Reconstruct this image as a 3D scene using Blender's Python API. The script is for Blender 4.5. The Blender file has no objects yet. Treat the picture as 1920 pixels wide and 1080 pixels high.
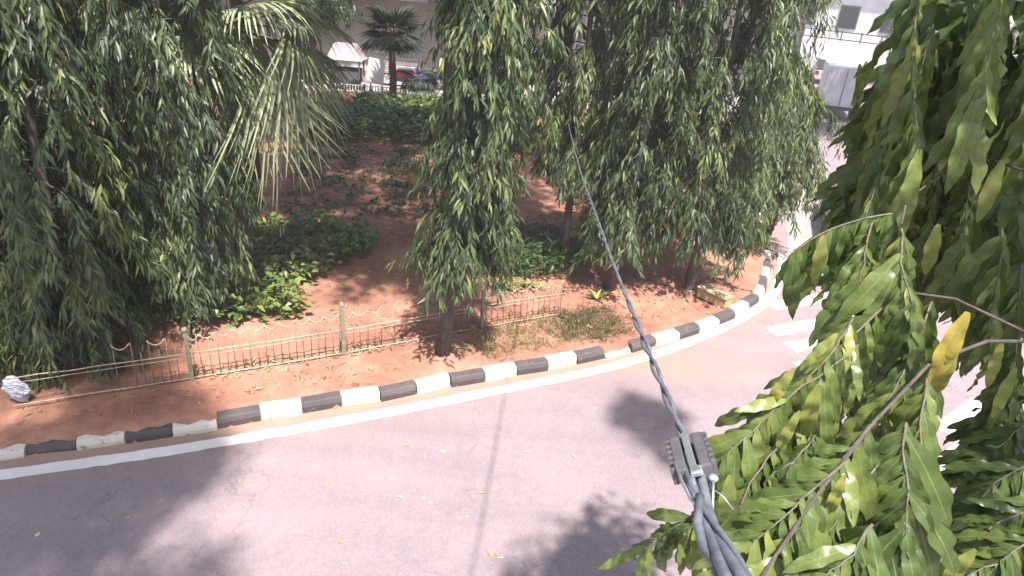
import bpy, math
import numpy as np
from mathutils import Vector, Matrix
R = math.radians
scene = bpy.context.scene
col = scene.collection

# ------------------------------------------------------------------ camera
F_PX, PITCH, ROLL, CAM_H = 1250.0, R(26), R(4.5), 5.6
_fw = np.array([0, math.cos(PITCH), -math.sin(PITCH)])
_rt0 = np.array([1.0, 0, 0]); _up0 = np.cross(_rt0, _fw)
_rt = _rt0*math.cos(ROLL) + _up0*math.sin(ROLL)
_up = -_rt0*math.sin(ROLL) + _up0*math.cos(ROLL)
_C = np.array([0, 0, CAM_H])
cd = bpy.data.cameras.new('camera'); cam = bpy.data.objects.new('camera', cd); col.objects.link(cam)
cd.sensor_width = 36.0; cd.lens = 36.0*F_PX/1920.0; cd.clip_start = 0.05; cd.clip_end = 600
cam.matrix_world = Matrix(((_rt[0], _up[0], -_fw[0], 0), (_rt[1], _up[1], -_fw[1], 0), (_rt[2], _up[2], -_fw[2], CAM_H), (0, 0, 0, 1)))
scene.camera = cam

# ------------------------------------------------------------------ sky, sun, exposure
SUN_EL, SUN_AZ = R(66), R(160)           # azimuth clockwise from +Y: behind the camera, a little to the right
w = bpy.data.worlds.new('World'); scene.world = w; w.use_nodes = True
nt = w.node_tree; sky = nt.nodes.new('ShaderNodeTexSky'); sky.sky_type = 'NISHITA'; sky.sun_disc = False
sky.sun_elevation = SUN_EL; sky.sun_rotation = SUN_AZ; sky.air_density = 1.6; sky.dust_density = 3.0; sky.ozone_density = 1.0
bg = nt.nodes['Background']; bg.inputs['Strength'].default_value = 0.092; nt.links.new(sky.outputs[0], bg.inputs['Color'])
sd = bpy.data.lights.new('sun', 'SUN'); so = bpy.data.objects.new('sun', sd); col.objects.link(so)
sd.energy = 5.0; sd.angle = R(1.2); sd.color = (1.0, 0.93, 0.86)
sv = Vector((math.sin(SUN_AZ)*math.cos(SUN_EL), math.cos(SUN_AZ)*math.cos(SUN_EL), math.sin(SUN_EL)))
so.rotation_euler = sv.to_track_quat('Z', 'Y').to_euler(); so.location = (6, -6, 30)
scene.view_settings.view_transform = 'Standard'; scene.view_settings.look = 'None'
scene.view_settings.exposure = 1.50; scene.view_settings.gamma = 1.0
scene.render.engine = 'CYCLES'
scene.cycles.max_bounces = 6; scene.cycles.transparent_max_bounces = 4

# ------------------------------------------------------------------ helpers
def at(x, y, d):                       # a point seen at photo pixel (x, y), d metres deep
    return _C + (_rt*(x-960)/F_PX - _up*(y-540)/F_PX + _fw)*d
def ground(x, y, z=0.0):               # where the line of sight meets the ground
    r = _rt*(x-960)/F_PX - _up*(y-540)/F_PX + _fw
    return _C + r*((z-CAM_H)/r[2])
def project(p):
    d = np.asarray(p) - _C; z = d @ _fw
    return 960+F_PX*(d @ _rt)/z, 540-F_PX*(d @ _up)/z, z
def rng(s): return np.random.default_rng(s)
def unit(v):
    v = np.asarray(v, float); return v/np.maximum(np.linalg.norm(v, axis=-1, keepdims=True), 1e-9)

class MB:                              # collects geometry; build() links it as ONE mesh object
    def __init__(s): s.v = []; s.f = []; s.t = []; s.m = []; s.n = 0
    def add(s, v, f, tint=None, mat=0):
        v = np.asarray(v, float); s.v.append(v); s.f += [tuple(i+s.n for i in q) for q in f]
        s.m += [mat]*len(f); s.t.append(np.full(len(v), 0.0 if tint is None else tint)); s.n += len(v); return s
    def box(s, c, size, rz=0.0, taper=1.0, mat=0, tilt=None):
        x, y, z = [k/2 for k in size]
        v = np.array([[-x,-y,-z],[x,-y,-z],[x,y,-z],[-x,y,-z],[-x*taper,-y*taper,z],[x*taper,-y*taper,z],[x*taper,y*taper,z],[-x*taper,y*taper,z]])
        if tilt is not None: v = v @ np.array(Matrix.Rotation(tilt[0], 3, tilt[1])).T
        ca, sa = math.cos(rz), math.sin(rz)
        v = v @ np.array([[ca, sa, 0], [-sa, ca, 0], [0, 0, 1]]) + np.asarray(c)
        return s.add(v, [(0,3,2,1),(4,5,6,7),(0,1,5,4),(1,2,6,5),(2,3,7,6),(3,0,4,7)], mat=mat)
    def prism(s, poly, z0, z1, top=None, mat=0):   # footprint (counter-clockwise) raised from z0 to z1
        n = len(poly); top = poly if top is None else top
        v = [(p[0], p[1], z0) for p in poly] + [(p[0], p[1], z1) for p in top]
        return s.add(v, [tuple(range(n-1, -1, -1)), tuple(range(n, 2*n))] + [(i, (i+1) % n, n+(i+1) % n, n+i) for i in range(n)], mat=mat)
    def tube(s, pts, rad, n=7, cap=True, mat=0, tint=None):
        pts = np.asarray(pts, float); m = len(pts)
        rad = np.broadcast_to(np.asarray(rad, float), (m,))
        tan = unit(np.gradient(pts, axis=0)); ref = np.array([0.31, 0.17, 0.93]) if abs(tan[0][2]) < 0.9 else np.array([1.0, 0.1, 0])
        a = unit(np.cross(tan, ref)); b = np.cross(tan, a); th = np.arange(n)*2*math.pi/n
        v = (pts[:, None] + rad[:, None, None]*(a[:, None]*np.cos(th)[None, :, None] + b[:, None]*np.sin(th)[None, :, None])).reshape(-1, 3)
        f = [(i*n+j, i*n+(j+1) % n, (i+1)*n+(j+1) % n, (i+1)*n+j) for i in range(m-1) for j in range(n)]
        if cap: f += [tuple(range(n-1, -1, -1)), tuple((m-1)*n+j for j in range(n))]
        return s.add(v, f, tint, mat)
    def sphere(s, c, r, n=8, m=6, scale=(1, 1, 1), mat=0):
        v = [(0, 0, 1)]+[(math.sin(math.pi*i/m)*math.cos(2*math.pi*j/n), math.sin(math.pi*i/m)*math.sin(2*math.pi*j/n), math.cos(math.pi*i/m)) for i in range(1, m) for j in range(n)]+[(0, 0, -1)]
        f = [(0, 1+j, 1+(j+1) % n) for j in range(n)]
        f += [(1+i*n+j, 1+(i+1)*n+j, 1+(i+1)*n+(j+1) % n, 1+i*n+(j+1) % n) for i in range(m-2) for j in range(n)]
        k = 1+(m-2)*n; f += [(k+j, len(v)-1, k+(j+1) % n) for j in range(n)]
        return s.add(np.array(v)*np.array(scale)*r+np.asarray(c), f, mat=mat)
    def mesh(s, name, mats, smooth=False):
        me = bpy.data.meshes.new(name)
        me.from_pydata(np.concatenate(s.v).tolist(), [], s.f)
        a = me.attributes.new('tint', 'FLOAT', 'POINT'); a.data.foreach_set('value', np.concatenate(s.t).astype(np.float32))
        for m in (mats if isinstance(mats, (list, tuple)) else [mats]): me.materials.append(m)
        if any(s.m): me.polygons.foreach_set('material_index', s.m)
        if smooth: me.polygons.foreach_set('use_smooth', [True]*len(me.polygons))
        me.update(); return me
    def build(s, name, mats, parent=None, smooth=False, bevel=0):
        return link(name, s.mesh(name, mats, smooth), parent, bevel)

def link(name, me, parent=None, bevel=0):
    o = bpy.data.objects.new(name, me); col.objects.link(o)
    if parent is not None: o.parent = parent
    if bevel:
        b = o.modifiers.new('bevel', 'BEVEL'); b.width = bevel; b.segments = 2; b.limit_method = 'ANGLE'
    return o
def tag(o, label=None, cat=None, group=None, kind=None):
    if label: o['label'] = label
    if cat: o['category'] = cat
    if group: o['group'] = group
    if kind: o['kind'] = kind
    return o
def thing(name, loc, label, cat, group=None, rz=0.0):
    o = bpy.data.objects.new(name, None); col.objects.link(o); o.location = loc; o.rotation_euler = (0, 0, rz)
    o.empty_display_size = 0.2
    return tag(o, label, cat, group)
def fast_mesh(name, v, corners, sizes, attrs, mats, smooth=True):
    me = bpy.data.meshes.new(name)
    me.vertices.add(len(v)); me.vertices.foreach_set('co', np.ascontiguousarray(v, np.float32).ravel())
    me.loops.add(len(corners)); me.loops.foreach_set('vertex_index', np.ascontiguousarray(corners, np.int32))
    me.polygons.add(len(sizes)); st = np.concatenate([[0], np.cumsum(sizes)[:-1]]).astype(np.int32)
    me.polygons.foreach_set('loop_start', st)
    for k, a in attrs.items():
        at_ = me.attributes.new(k, 'FLOAT', 'POINT'); at_.data.foreach_set('value', np.ascontiguousarray(a, np.float32))
    for m in (mats if isinstance(mats, (list, tuple)) else [mats]): me.materials.append(m)
    me.update(calc_edges=True)
    if smooth: me.polygons.foreach_set('use_smooth', np.ones(len(sizes), bool))
    return me

# ------------------------------------------------------------------ materials
class Mat:
    def __init__(s, name):
        s.m = bpy.data.materials.new(name); s.m.use_nodes = True; s.t = s.m.node_tree; s.b = s.t.nodes['Principled BSDF']; s.o = s.t.nodes['Material Output']
    def n(s, kind, **kw):
        x = s.t.nodes.new('ShaderNode'+kind)
        for k, v in kw.items():
            if k in x.inputs: x.inputs[k].default_value = v
            else: setattr(x, k, v)
        return x
    def l(s, a, b): s.t.links.new(a, b)
    def set(s, rough=0.6, spec=0.4, metal=0.0, color=None):
        s.b.inputs['Roughness'].default_value = rough; s.b.inputs['Specular IOR Level'].default_value = spec; s.b.inputs['Metallic'].default_value = metal
        if color: s.b.inputs['Base Color'].default_value = (*color, 1)
        return s
    def noise(s, scale, detail=6, rough=0.6, coord='Object', stretch=None):
        tc = s.n('TexCoord'); nz = s.n('TexNoise'); nz.inputs['Scale'].default_value = scale; nz.inputs['Detail'].default_value = detail; nz.inputs['Roughness'].default_value = rough
        src = tc.outputs[coord]
        if stretch:
            mp = s.n('Mapping'); mp.inputs['Scale'].default_value = stretch; s.l(src, mp.inputs['Vector']); src = mp.outputs[0]
        s.l(src, nz.inputs['Vector']); return nz.outputs['Fac']
    def ramp(s, fac, stops):
        r = s.n('ValToRGB'); e = r.color_ramp.elements
        while len(e) < len(stops): e.new(0.5)
        for x, (p, c) in zip(e, stops): x.position = p; x.color = (*c, 1) if len(c) == 3 else c
        s.l(fac, r.inputs['Fac']); return r.outputs['Color']
    def mix(s, fac, a, b, mode='MIX'):
        x = s.n('Mix', data_type='RGBA', blend_type=mode)
        for sock, v in ((x.inputs['Factor'], fac), (x.inputs['A'], a), (x.inputs['B'], b)):
            pass
        ins = [i for i in x.inputs if i.enabled]
        for sock, v in zip(ins, (fac, a, b)):
            if isinstance(v, (int, float)): sock.default_value = v
            elif isinstance(v, tuple): sock.default_value = (*v, 1)
            else: s.l(v, sock)
        return [o for o in x.outputs if o.enabled][0]
    def bump(s, h, strength=0.4, dist=0.01):
        b = s.n('Bump'); b.inputs['Strength'].default_value = strength; b.inputs['Distance'].default_value = dist
        s.l(h, b.inputs['Height']); s.l(b.outputs[0], s.b.inputs['Normal']); return s
    def color(s, c): s.l(c, s.b.inputs['Base Color']); return s
    def attr(s, name): a = s.n('Attribute'); a.attribute_name = name; return a.outputs['Fac']

def plain(name, c, rough=0.6, spec=0.4, metal=0.0, var=0.25, scale=6.0, bump=0.15):
    m = Mat(name).set(rough, spec, metal); f = m.noise(scale, 8, 0.65)
    m.color(m.ramp(f, [(0.3, tuple(k*(1-var) for k in c)), (0.7, tuple(min(1, k*(1+var)) for k in c))]))
    if bump: m.bump(m.noise(scale*9, 4), bump, 0.01)
    return m.m

def asphalt():
    m = Mat('asphalt').set(0.78, 0.35)
    big = m.noise(0.45, 5, 0.6); fine = m.noise(160, 3, 0.7); mid = m.noise(7, 6, 0.7)
    c = m.ramp(big, [(0.30, (0.158, 0.127, 0.140)), (0.70, (0.205, 0.162, 0.174))])
    c = m.mix(0.55, c, m.ramp(fine, [(0.30, (0.35, 0.35, 0.35)), (0.72, (0.72, 0.72, 0.72))]), 'OVERLAY')
    c = m.mix(0.2, c, m.ramp(mid, [(0.35, (0.38, 0.38, 0.38)), (0.65, (0.62, 0.62, 0.62))]), 'OVERLAY')
    vo = m.n('TexVoronoi', feature='DISTANCE_TO_EDGE'); vo.inputs['Scale'].default_value = 0.33; tc = m.n('TexCoord')
    wv = m.n('TexNoise'); wv.inputs['Scale'].default_value = 1.7; wv.inputs['Detail'].default_value = 8
    ad = m.n('VectorMath', operation='ADD'); m.l(tc.outputs['Object'], ad.inputs[0]); m.l(tc.outputs['Object'], wv.inputs['Vector']); m.l(wv.outputs['Color'], ad.inputs[1]); m.l(ad.outputs[0], vo.inputs['Vector'])
    c = m.mix(m.ramp(vo.outputs['Distance'], [(0.0, (0.5,)*3), (0.004, (0,)*3)]), c, (0.10, 0.088, 0.092))
    st = m.n('TexVoronoi'); st.inputs['Scale'].default_value = 70; m.l(tc.outputs['Object'], st.inputs['Vector'])
    c = m.mix(0.30, c, m.ramp(st.outputs['Color'], [(0.1, (0.30,)*3), (0.9, (0.72,)*3)]), 'OVERLAY')
    ty = m.n('TexNoise'); ty.inputs['Scale'].default_value = 1.0; ty.inputs['Detail'].default_value = 5
    mp = m.n('Mapping'); mp.inputs['Rotation'].default_value = (0, 0, -0.42); mp.inputs['Scale'].default_value = (0.22, 2.2, 1); m.l(tc.outputs['Object'], mp.inputs['Vector']); m.l(mp.outputs[0], ty.inputs['Vector'])
    c = m.mix(0.25, c, m.ramp(ty.outputs['Fac'], [(0.34, (0.40,)*3), (0.66, (0.60,)*3)]), 'OVERLAY')
    oil = m.noise(0.9, 9, 0.75); c = m.mix(m.ramp(oil, [(0.63, (0,)*3), (0.74, (0.35,)*3)]), c, (0.11, 0.095, 0.10))
    dirt = m.attr('dirt'); dn = m.noise(2.6, 8, 0.7)
    mm = m.n('Math', operation='MULTIPLY_ADD'); m.l(dn, mm.inputs[0]); mm.inputs[1].default_value = 1.7; mm.inputs[2].default_value = -0.62
    mx = m.n('Math', operation='ADD', use_clamp=True); m.l(mm.outputs[0], mx.inputs[0]); m.l(dirt, mx.inputs[1])
    mu = m.n('Math', operation='MULTIPLY', use_clamp=True); m.l(mx.outputs[0], mu.inputs[0]); m.l(dirt, mu.inputs[1])
    c = m.mix(mu.outputs[0], c, (0.26, 0.165, 0.122))
    m.color(c).bump(fine, 0.35, 0.004); return m.m
def soil():
    m = Mat('red_soil').set(0.95, 0.1)
    big = m.noise(0.8, 6, 0.65); mid = m.noise(5, 8, 0.7); fine = m.noise(60, 5, 0.7)
    c = m.ramp(big, [(0.32, (0.185, 0.090, 0.066)), (0.5, (0.270, 0.134, 0.095)), (0.72, (0.36, 0.20, 0.145))])
    c = m.mix(0.6, c, m.ramp(mid, [(0.30, (0.30,)*3), (0.68, (0.66,)*3)]), 'OVERLAY')
    c = m.mix(0.5, c, m.ramp(fine, [(0.30, (0.30,)*3), (0.70, (0.70,)*3)]), 'OVERLAY')
    m.color(c); h = m.n('Math', operation='ADD'); m.l(mid, h.inputs[0]); m.l(fine, h.inputs[1]); m.bump(h.outputs[0], 0.6, 0.02); return m.m
def paint(name, c, under, wear=0.5, scale=9):
    m = Mat(name).set(0.75, 0.3); f = m.noise(scale, 10, 0.72); g = m.noise(1.3, 6, 0.6)
    k = m.ramp(f, [(wear-0.16, (1,)*3), (wear-0.06, (0,)*3)])
    d = m.mix(m.ramp(g, [(0.4, (0,)*3), (0.75, (0.55,)*3)]), c, tuple(0.55*a+0.3*b for a, b in zip(c, (0.3, 0.2, 0.14))))
    m.color(m.mix(k, d, under)).bump(f, 0.25, 0.006); return m.m
def leafmat(name, stops, rough=0.42, trans=0.28, spec=0.45, rib=False):
    m = Mat(name).set(rough, spec); t = m.attr('tint')
    if rib:
        mo = m.noise(22, 5, 0.65); ma_ = m.n('Math', operation='MULTIPLY_ADD'); m.l(mo, ma_.inputs[0]); ma_.inputs[1].default_value = 0.5; ma_.inputs[2].default_value = -0.27
        ad_ = m.n('Math', operation='ADD', use_clamp=True); m.l(t, ad_.inputs[0]); m.l(ma_.outputs[0], ad_.inputs[1]); t = ad_.outputs[0]
    c = m.ramp(t, stops)
    nz = m.noise(3.0, 3, 0.5); c = m.mix(0.35, c, m.ramp(nz, [(0.3, (0.36,)*3), (0.7, (0.62,)*3)]), 'OVERLAY')
    if rib:
        u = m.attr('across'); v = m.attr('along')
        c = m.mix(m.ramp(u, [(0.0, (0.75,)*3), (0.10, (0.0,)*3)]), c, (0.20, 0.24, 0.075))
        wv = m.n('Math', operation='MULTIPLY_ADD'); m.l(u, wv.inputs[0]); wv.inputs[1].default_value = -0.10; m.l(v, wv.inputs[2])
        sn = m.n('Math', operation='MULTIPLY'); m.l(wv.outputs[0], sn.inputs[0]); sn.inputs[1].default_value = 75.0
        si = m.n('Math', operation='SINE'); m.l(sn.outputs[0], si.inputs[0]); m.bump(si.outputs[0], 0.05, 0.001)
    m.color(c)
    tr = m.n('BsdfTranslucent'); tc = m.mix(0.6, c, (0.16, 0.22, 0.03)); m.l(tc, tr.inputs['Color'])
    ms = m.n('MixShader'); ms.inputs[0].default_value = trans; m.l(m.b.outputs[0], ms.inputs[1]); m.l(tr.outputs[0], ms.inputs[2]); m.l(ms.outputs[0], m.o.inputs['Surface'])
    return m.m
def bark(name, c1, c2, scale=14):
    m = Mat(name).set(0.9, 0.15); f = m.noise(scale, 8, 0.7, stretch=(1, 1, 0.25))
    m.color(m.ramp(f, [(0.3, c1), (0.7, c2)])).bump(f, 0.7, 0.02); return m.m

M = dict(
    asphalt=asphalt(), soil=soil(),
    line=paint('line_paint', (0.56, 0.54, 0.54), (0.17, 0.145, 0.145), 0.45, 9),
    kerb_white=paint('kerb_white_paint', (0.50, 0.46, 0.42), (0.22, 0.15, 0.12), 0.50, 8),
    kerb_black=paint('kerb_black_paint', (0.055, 0.050, 0.056), (0.17, 0.12, 0.10), 0.48, 7),
    concrete=plain('concrete', (0.25, 0.225, 0.22), 0.85, 0.2, scale=3, var=0.2),
    mast=leafmat('mast_leaf', [(0.0, (0.022, 0.040, 0.022)), (0.45, (0.056, 0.086, 0.040)), (0.8, (0.135, 0.172, 0.066)), (1.0, (0.25, 0.27, 0.09))], 0.45, 0.32),
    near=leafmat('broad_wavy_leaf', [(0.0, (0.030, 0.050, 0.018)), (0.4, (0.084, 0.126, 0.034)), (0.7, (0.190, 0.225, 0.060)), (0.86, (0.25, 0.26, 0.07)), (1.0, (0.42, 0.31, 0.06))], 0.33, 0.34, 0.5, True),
    palm=leafmat('fan_palm_leaf', [(0.0, (0.09, 0.115, 0.07)), (0.5, (0.25, 0.29, 0.18)), (1.0, (0.38, 0.40, 0.24))], 0.40, 0.25),
    palm_shaded=leafmat('shaded_palm_leaf', [(0.0, (0.010, 0.014, 0.012)), (1.0, (0.03, 0.04, 0.03))], 0.5, 0.1),  # shade on the back palms put into this near-black leaf colour
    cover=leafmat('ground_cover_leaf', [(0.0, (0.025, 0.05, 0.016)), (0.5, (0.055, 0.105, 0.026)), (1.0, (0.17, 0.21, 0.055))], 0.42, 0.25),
    grass=leafmat('dry_grass', [(0.0, (0.06, 0.065, 0.03)), (0.5, (0.18, 0.135, 0.07)), (1.0, (0.34, 0.25, 0.14))], 0.7, 0.2, 0.2),
    strap=leafmat('strap_leaf', [(0.0, (0.05, 0.09, 0.025)), (1.0, (0.34, 0.34, 0.10))], 0.45, 0.25),
    litter=leafmat('fallen_leaf', [(0.0, (0.10, 0.055, 0.03)), (0.6, (0.30, 0.20, 0.11)), (1.0, (0.50, 0.40, 0.26))], 0.8, 0.05, 0.15),
    bark=bark('grey_bark', (0.045, 0.037, 0.036), (0.13, 0.105, 0.10)),
    twig=bark('twig_bark', (0.07, 0.06, 0.05), (0.20, 0.18, 0.15), 40),
    post=plain('fence_post_paint', (0.19, 0.185, 0.125), 0.6, 0.3, var=0.35, scale=14),
    iron=plain('fence_iron', (0.22, 0.175, 0.13), 0.55, 0.4, 0.3, var=0.5, scale=25),
    rail=plain('fence_rail_paint', (0.36, 0.29, 0.22), 0.5, 0.4, 0.2, var=0.5, scale=20),
    cable=plain('cable_sheath', (0.095, 0.105, 0.130), 0.38, 0.5, var=0.45, scale=18, bump=0.12),
    clamp=plain('clamp_plastic', (0.075, 0.068, 0.078), 0.5, 0.45, var=0.2, scale=40, bump=0.1),
    steel=plain('galvanised_steel', (0.55, 0.55, 0.57), 0.35, 0.5, 0.85, var=0.15, scale=30, bump=0.05),
    box=plain('timber_crate', (0.36, 0.26, 0.16), 0.8, 0.2, var=0.2, scale=8),
    white=plain('white_paint', (0.68, 0.66, 0.67), 0.5, 0.4, var=0.1, scale=3),
    fleet=plain('fleet_white_enamel', (0.40, 0.40, 0.45), 0.35, 0.5, var=0.08, scale=2, bump=0),
    limewash=plain('limewashed_wall', (0.60, 0.58, 0.60), 0.8, 0.2, var=0.18, scale=1.2),
    pinkwhite=plain('pale_pink_sheet', (0.34, 0.27, 0.30), 0.5, 0.4, var=0.12, scale=3),
    shutter=plain('shutter_metal', (0.52, 0.46, 0.46), 0.45, 0.4, var=0.12, scale=2),
    orange=plain('ochre_plaster', (0.50, 0.36, 0.25), 0.8, 0.2, var=0.15, scale=2),
    cream=plain('cream_plaster', (0.50, 0.46, 0.44), 0.85, 0.2, var=0.12, scale=1.5),
    maroon=plain('maroon_plaster', (0.045, 0.018, 0.020), 0.8, 0.2, var=0.3, scale=2),
    darkwall=plain('dark_plaster', (0.10, 0.095, 0.10), 0.85, 0.2, var=0.2, scale=2),  # one even dark grey for doors, posts and roofs
    roof=plain('roof_tile', (0.10, 0.055, 0.045), 0.8, 0.2, var=0.25, scale=5),
    blue=plain('blue_plastic', (0.04, 0.07, 0.30), 0.4, 0.5, var=0.15),
    red=plain('dark_red_enamel', (0.10, 0.012, 0.018), 0.25, 0.5, var=0.1, bump=0),
    rubber=plain('tyre_rubber', (0.018, 0.018, 0.02), 0.8, 0.3, var=0.2),
    black=plain('black_plastic', (0.025, 0.025, 0.028), 0.45, 0.4, var=0.2),
    glass=plain('dark_glass', (0.02, 0.024, 0.03), 0.08, 0.6, var=0.1, bump=0),
    sack=plain('woven_plastic_sack', (0.40, 0.42, 0.50), 0.5, 0.4, var=0.12, scale=30),
    pole=plain('dark_iron_pole', (0.05, 0.043, 0.047), 0.6, 0.3, var=0.3, scale=5),
)

# ------------------------------------------------------------------ the kerb line (real-world metres)
KP = np.array([(-16, 2.6), (-12.5, 3.75), (-9, 4.87), (-5.5, 5.98), (-3.97, 6.53), (-3.12, 6.94), (-2.19, 7.36), (-1.2, 7.82), (-0.21, 8.3), (0.8, 8.78), (1.76, 9.27), (2.68, 9.82),
               (3.54, 10.42), (4.31, 11.12), (4.92, 11.9), (5.42, 12.98), (5.8, 14.2), (6.5, 16.9), (7.6, 20.5), (9.2, 25.2), (10.2, 28.2)])
def smooth_path(P, step):
    d = np.concatenate([[0], np.cumsum(np.linalg.norm(np.diff(P, axis=0), axis=1))]); out = []
    T = np.gradient(P, d, axis=0)
    for i in range(len(P)-1):
        h = d[i+1]-d[i]
        for t in np.linspace(0, 1, 24, endpoint=False):
            out.append((2*t**3-3*t**2+1)*P[i] + (t**3-2*t**2+t)*h*T[i] + (-2*t**3+3*t**2)*P[i+1] + (t**3-t**2)*h*T[i+1])
    out = np.array(out+[P[-1]]); dd = np.concatenate([[0], np.cumsum(np.linalg.norm(np.diff(out, axis=0), axis=1))])
    s = np.arange(0, dd[-1], step); return np.stack([np.interp(s, dd, out[:, 0]), np.interp(s, dd, out[:, 1])], 1)
KD = smooth_path(KP, 0.05)
KT = unit(np.gradient(KD, axis=0)); KN = np.stack([-KT[:, 1], KT[:, 0]], 1)     # normal points into the garden
def kerb_dist(p):                       # signed distance, positive inside the garden
    p = np.asarray(p, float); out = np.empty(len(p))
    K = KD[::3]; N = KN[::3]
    for a in range(0, len(p), 4000):
        q = p[a:a+4000]; d = q[:, None]-K[None]; i = np.argmin((d**2).sum(2), 1)
        out[a:a+4000] = (d[np.arange(len(q)), i]*N[i]).sum(1)
    return out
def wob(x, y, s=1.0, seed=0):           # smooth cheap relief
    r = rng(seed); z = 0
    for k in range(6):
        fx, fy, ph = r.normal(0, 1.0*1.6**k/s, 3); z = z + np.sin(x*fx+y*fy+ph*9)/(1.6**k)
    return z/2.5
def soil_z(x, y):
    return 0.132 + 0.018*wob(x, y, 0.8, 5) + 0.012*wob(x, y, 0.22, 6)

# ------------------------------------------------------------------ ground, road, garden soil
def sheet(name, x0, x1, y0, y1, step, mat, zf, attrs=None):
    xs = np.arange(x0, x1+1e-6, step); ys = np.arange(y0, y1+1e-6, step); X, Y = np.meshgrid(xs, ys)
    v = np.stack([X.ravel(), Y.ravel(), zf(X.ravel(), Y.ravel())], 1); nx = len(xs)
    i = (np.arange(len(ys)-1)[:, None]*nx+np.arange(nx-1)[None]).ravel()
    c = np.stack([i, i+1, i+1+nx, i+nx], 1).ravel()
    return link(name, fast_mesh(name, v, c, np.full(len(i), 4), attrs(X.ravel(), Y.ravel()) if attrs else {}, mat))
b = MB(); b.add([(-250, -60, -0.012), (250, -60, -0.012), (250, 420, -0.012), (-250, 420, -0.012)], [(0, 1, 2, 3)])
tag(b.build('ground', M['concrete']), 'pale hard ground around the junction', kind='structure')
def road_dirt(x, y):
    k = kerb_dist(np.stack([x, y], 1)); d = np.exp(-np.maximum(-k, 0)/0.36)*1.0
    bx = np.exp(-(((x-3.0)/1.6)**2+((y-9.1)/0.5)**2))*0.55
    return {'dirt': np.clip(d+bx, 0, 1)}
road = tag(sheet('road', -18, 32, 1.0, 27, 0.2, M['asphalt'], lambda x, y: np.zeros_like(x), road_dirt), 'sunlit grey asphalt road curving round the garden', kind='structure')
b = MB(); b.add([(10.5, 27.0, 0), (32, 27.0, 0), (48, 120, 0), (30, 120, 0)], [(0, 1, 2, 3)])
tag(b.build('far_road', M['asphalt']), 'asphalt road running off beyond the trees', kind='structure')
def gz(x, y):
    k = kerb_dist(np.stack([x, y], 1)); z = soil_z(x, y)
    z = z + np.where((k > 0.1) & (k < 0.5), 0.02*np.sin((k-0.1)/0.4*math.pi), 0)
    return np.where(k > 0.06, z, -0.06)
garden = tag(sheet('garden_soil', -16, 10.6, 3.0, 29.4, 0.11, M['soil'], gz), 'bare red soil of the corner garden', kind='structure')

# ------------------------------------------------------------------ painted markings (sheets 4 mm above the road)
def ribbon(pts, wd, z=0.004):
    pts = np.asarray(pts, float); t = unit(np.gradient(pts, axis=0)); n = np.stack([-t[:, 1], t[:, 0]], 1)
    a = pts+n*wd/2; c = pts-n*wd/2; m = len(pts)
    v = [(p[0], p[1], z) for p in c]+[(p[0], p[1], z) for p in a]
    return v, [(i, i+1, m+i+1, m+i) for i in range(m-1)]
LP = smooth_path(np.array([(-15.5, 2.35), (-9, 4.5), (-5.65, 5.68), (-4.07, 6.27), (-2.1, 7.14), (0.1, 8.2), (1.62, 8.98), (3.02, 9.93), (4.05, 10.82), (4.9, 11.75), (5.6, 13.0), (6.1, 14.4)]), 0.12)
LP = LP-np.stack([-unit(np.gradient(LP, axis=0))[:, 1], unit(np.gradient(LP, axis=0))[:, 0]], 1)*0.05
v, f = ribbon(LP, 0.19); v = [(x+a, y+c, z) for (x, y, z), a, c in zip(v, rng(21).normal(0, 0.007, len(v)), rng(22).normal(0, 0.007, len(v)))]; b = MB(); b.add(v, f); o = b.build('edge_line', M['line'], road)
def stripe(quad, name='crossing_stripe'):
    b = MB(); b.add([(q[0], q[1], 0.0045) for q in quad], [(0, 1, 2, 3)]); return b.build(name, M['line'], road)
def stripe_px(a, c, wd):
    p, q = ground(*a)[:2], ground(*c)[:2]; t = unit(q-p); n = np.array([-t[1], t[0]])*wd/2
    stripe([p-n, q-n, q+n, p+n])
stripe_px((1445, 575), (1640, 543), 0.33)
stripe_px((1445, 622), (1665, 585), 0.33)
stripe_px((1480, 652), (1700, 612), 0.33)
stripe_px((1500, 690), (1730, 640), 0.33)
stripe_px((1770, 810), (1840, 755), 0.30)
stripe_px((1735, 905), (1900, 780), 0.34)
stripe_px((1770, 1050), (1910, 935), 0.34)
v, f = ribbon(np.array([ground(1770, 500)[:2], ground(1805, 565)[:2], ground(1850, 650)[:2], ground(1915, 765)[:2]]), 0.12); b = MB(); b.add(v, f); b.build('lane_line', paint('cream_line_paint', (0.55, 0.45, 0.26), (0.13, 0.11, 0.11), 0.4, 12), road)
# concrete apron at the garden's corner
ap = [(6.05, 14.0), (6.6, 15.3), (7.4, 18), (9.4, 25), (11.0, 25), (9.0, 18), (7.6, 14.6)]
b = MB(); b.add([(x, y, 0.006) for x, y in ap], [tuple(range(len(ap)-1, -1, -1))]); tag(b.build('pavement', M['concrete']), 'pale concrete strip beside the garden kerb', kind='structure')

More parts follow.
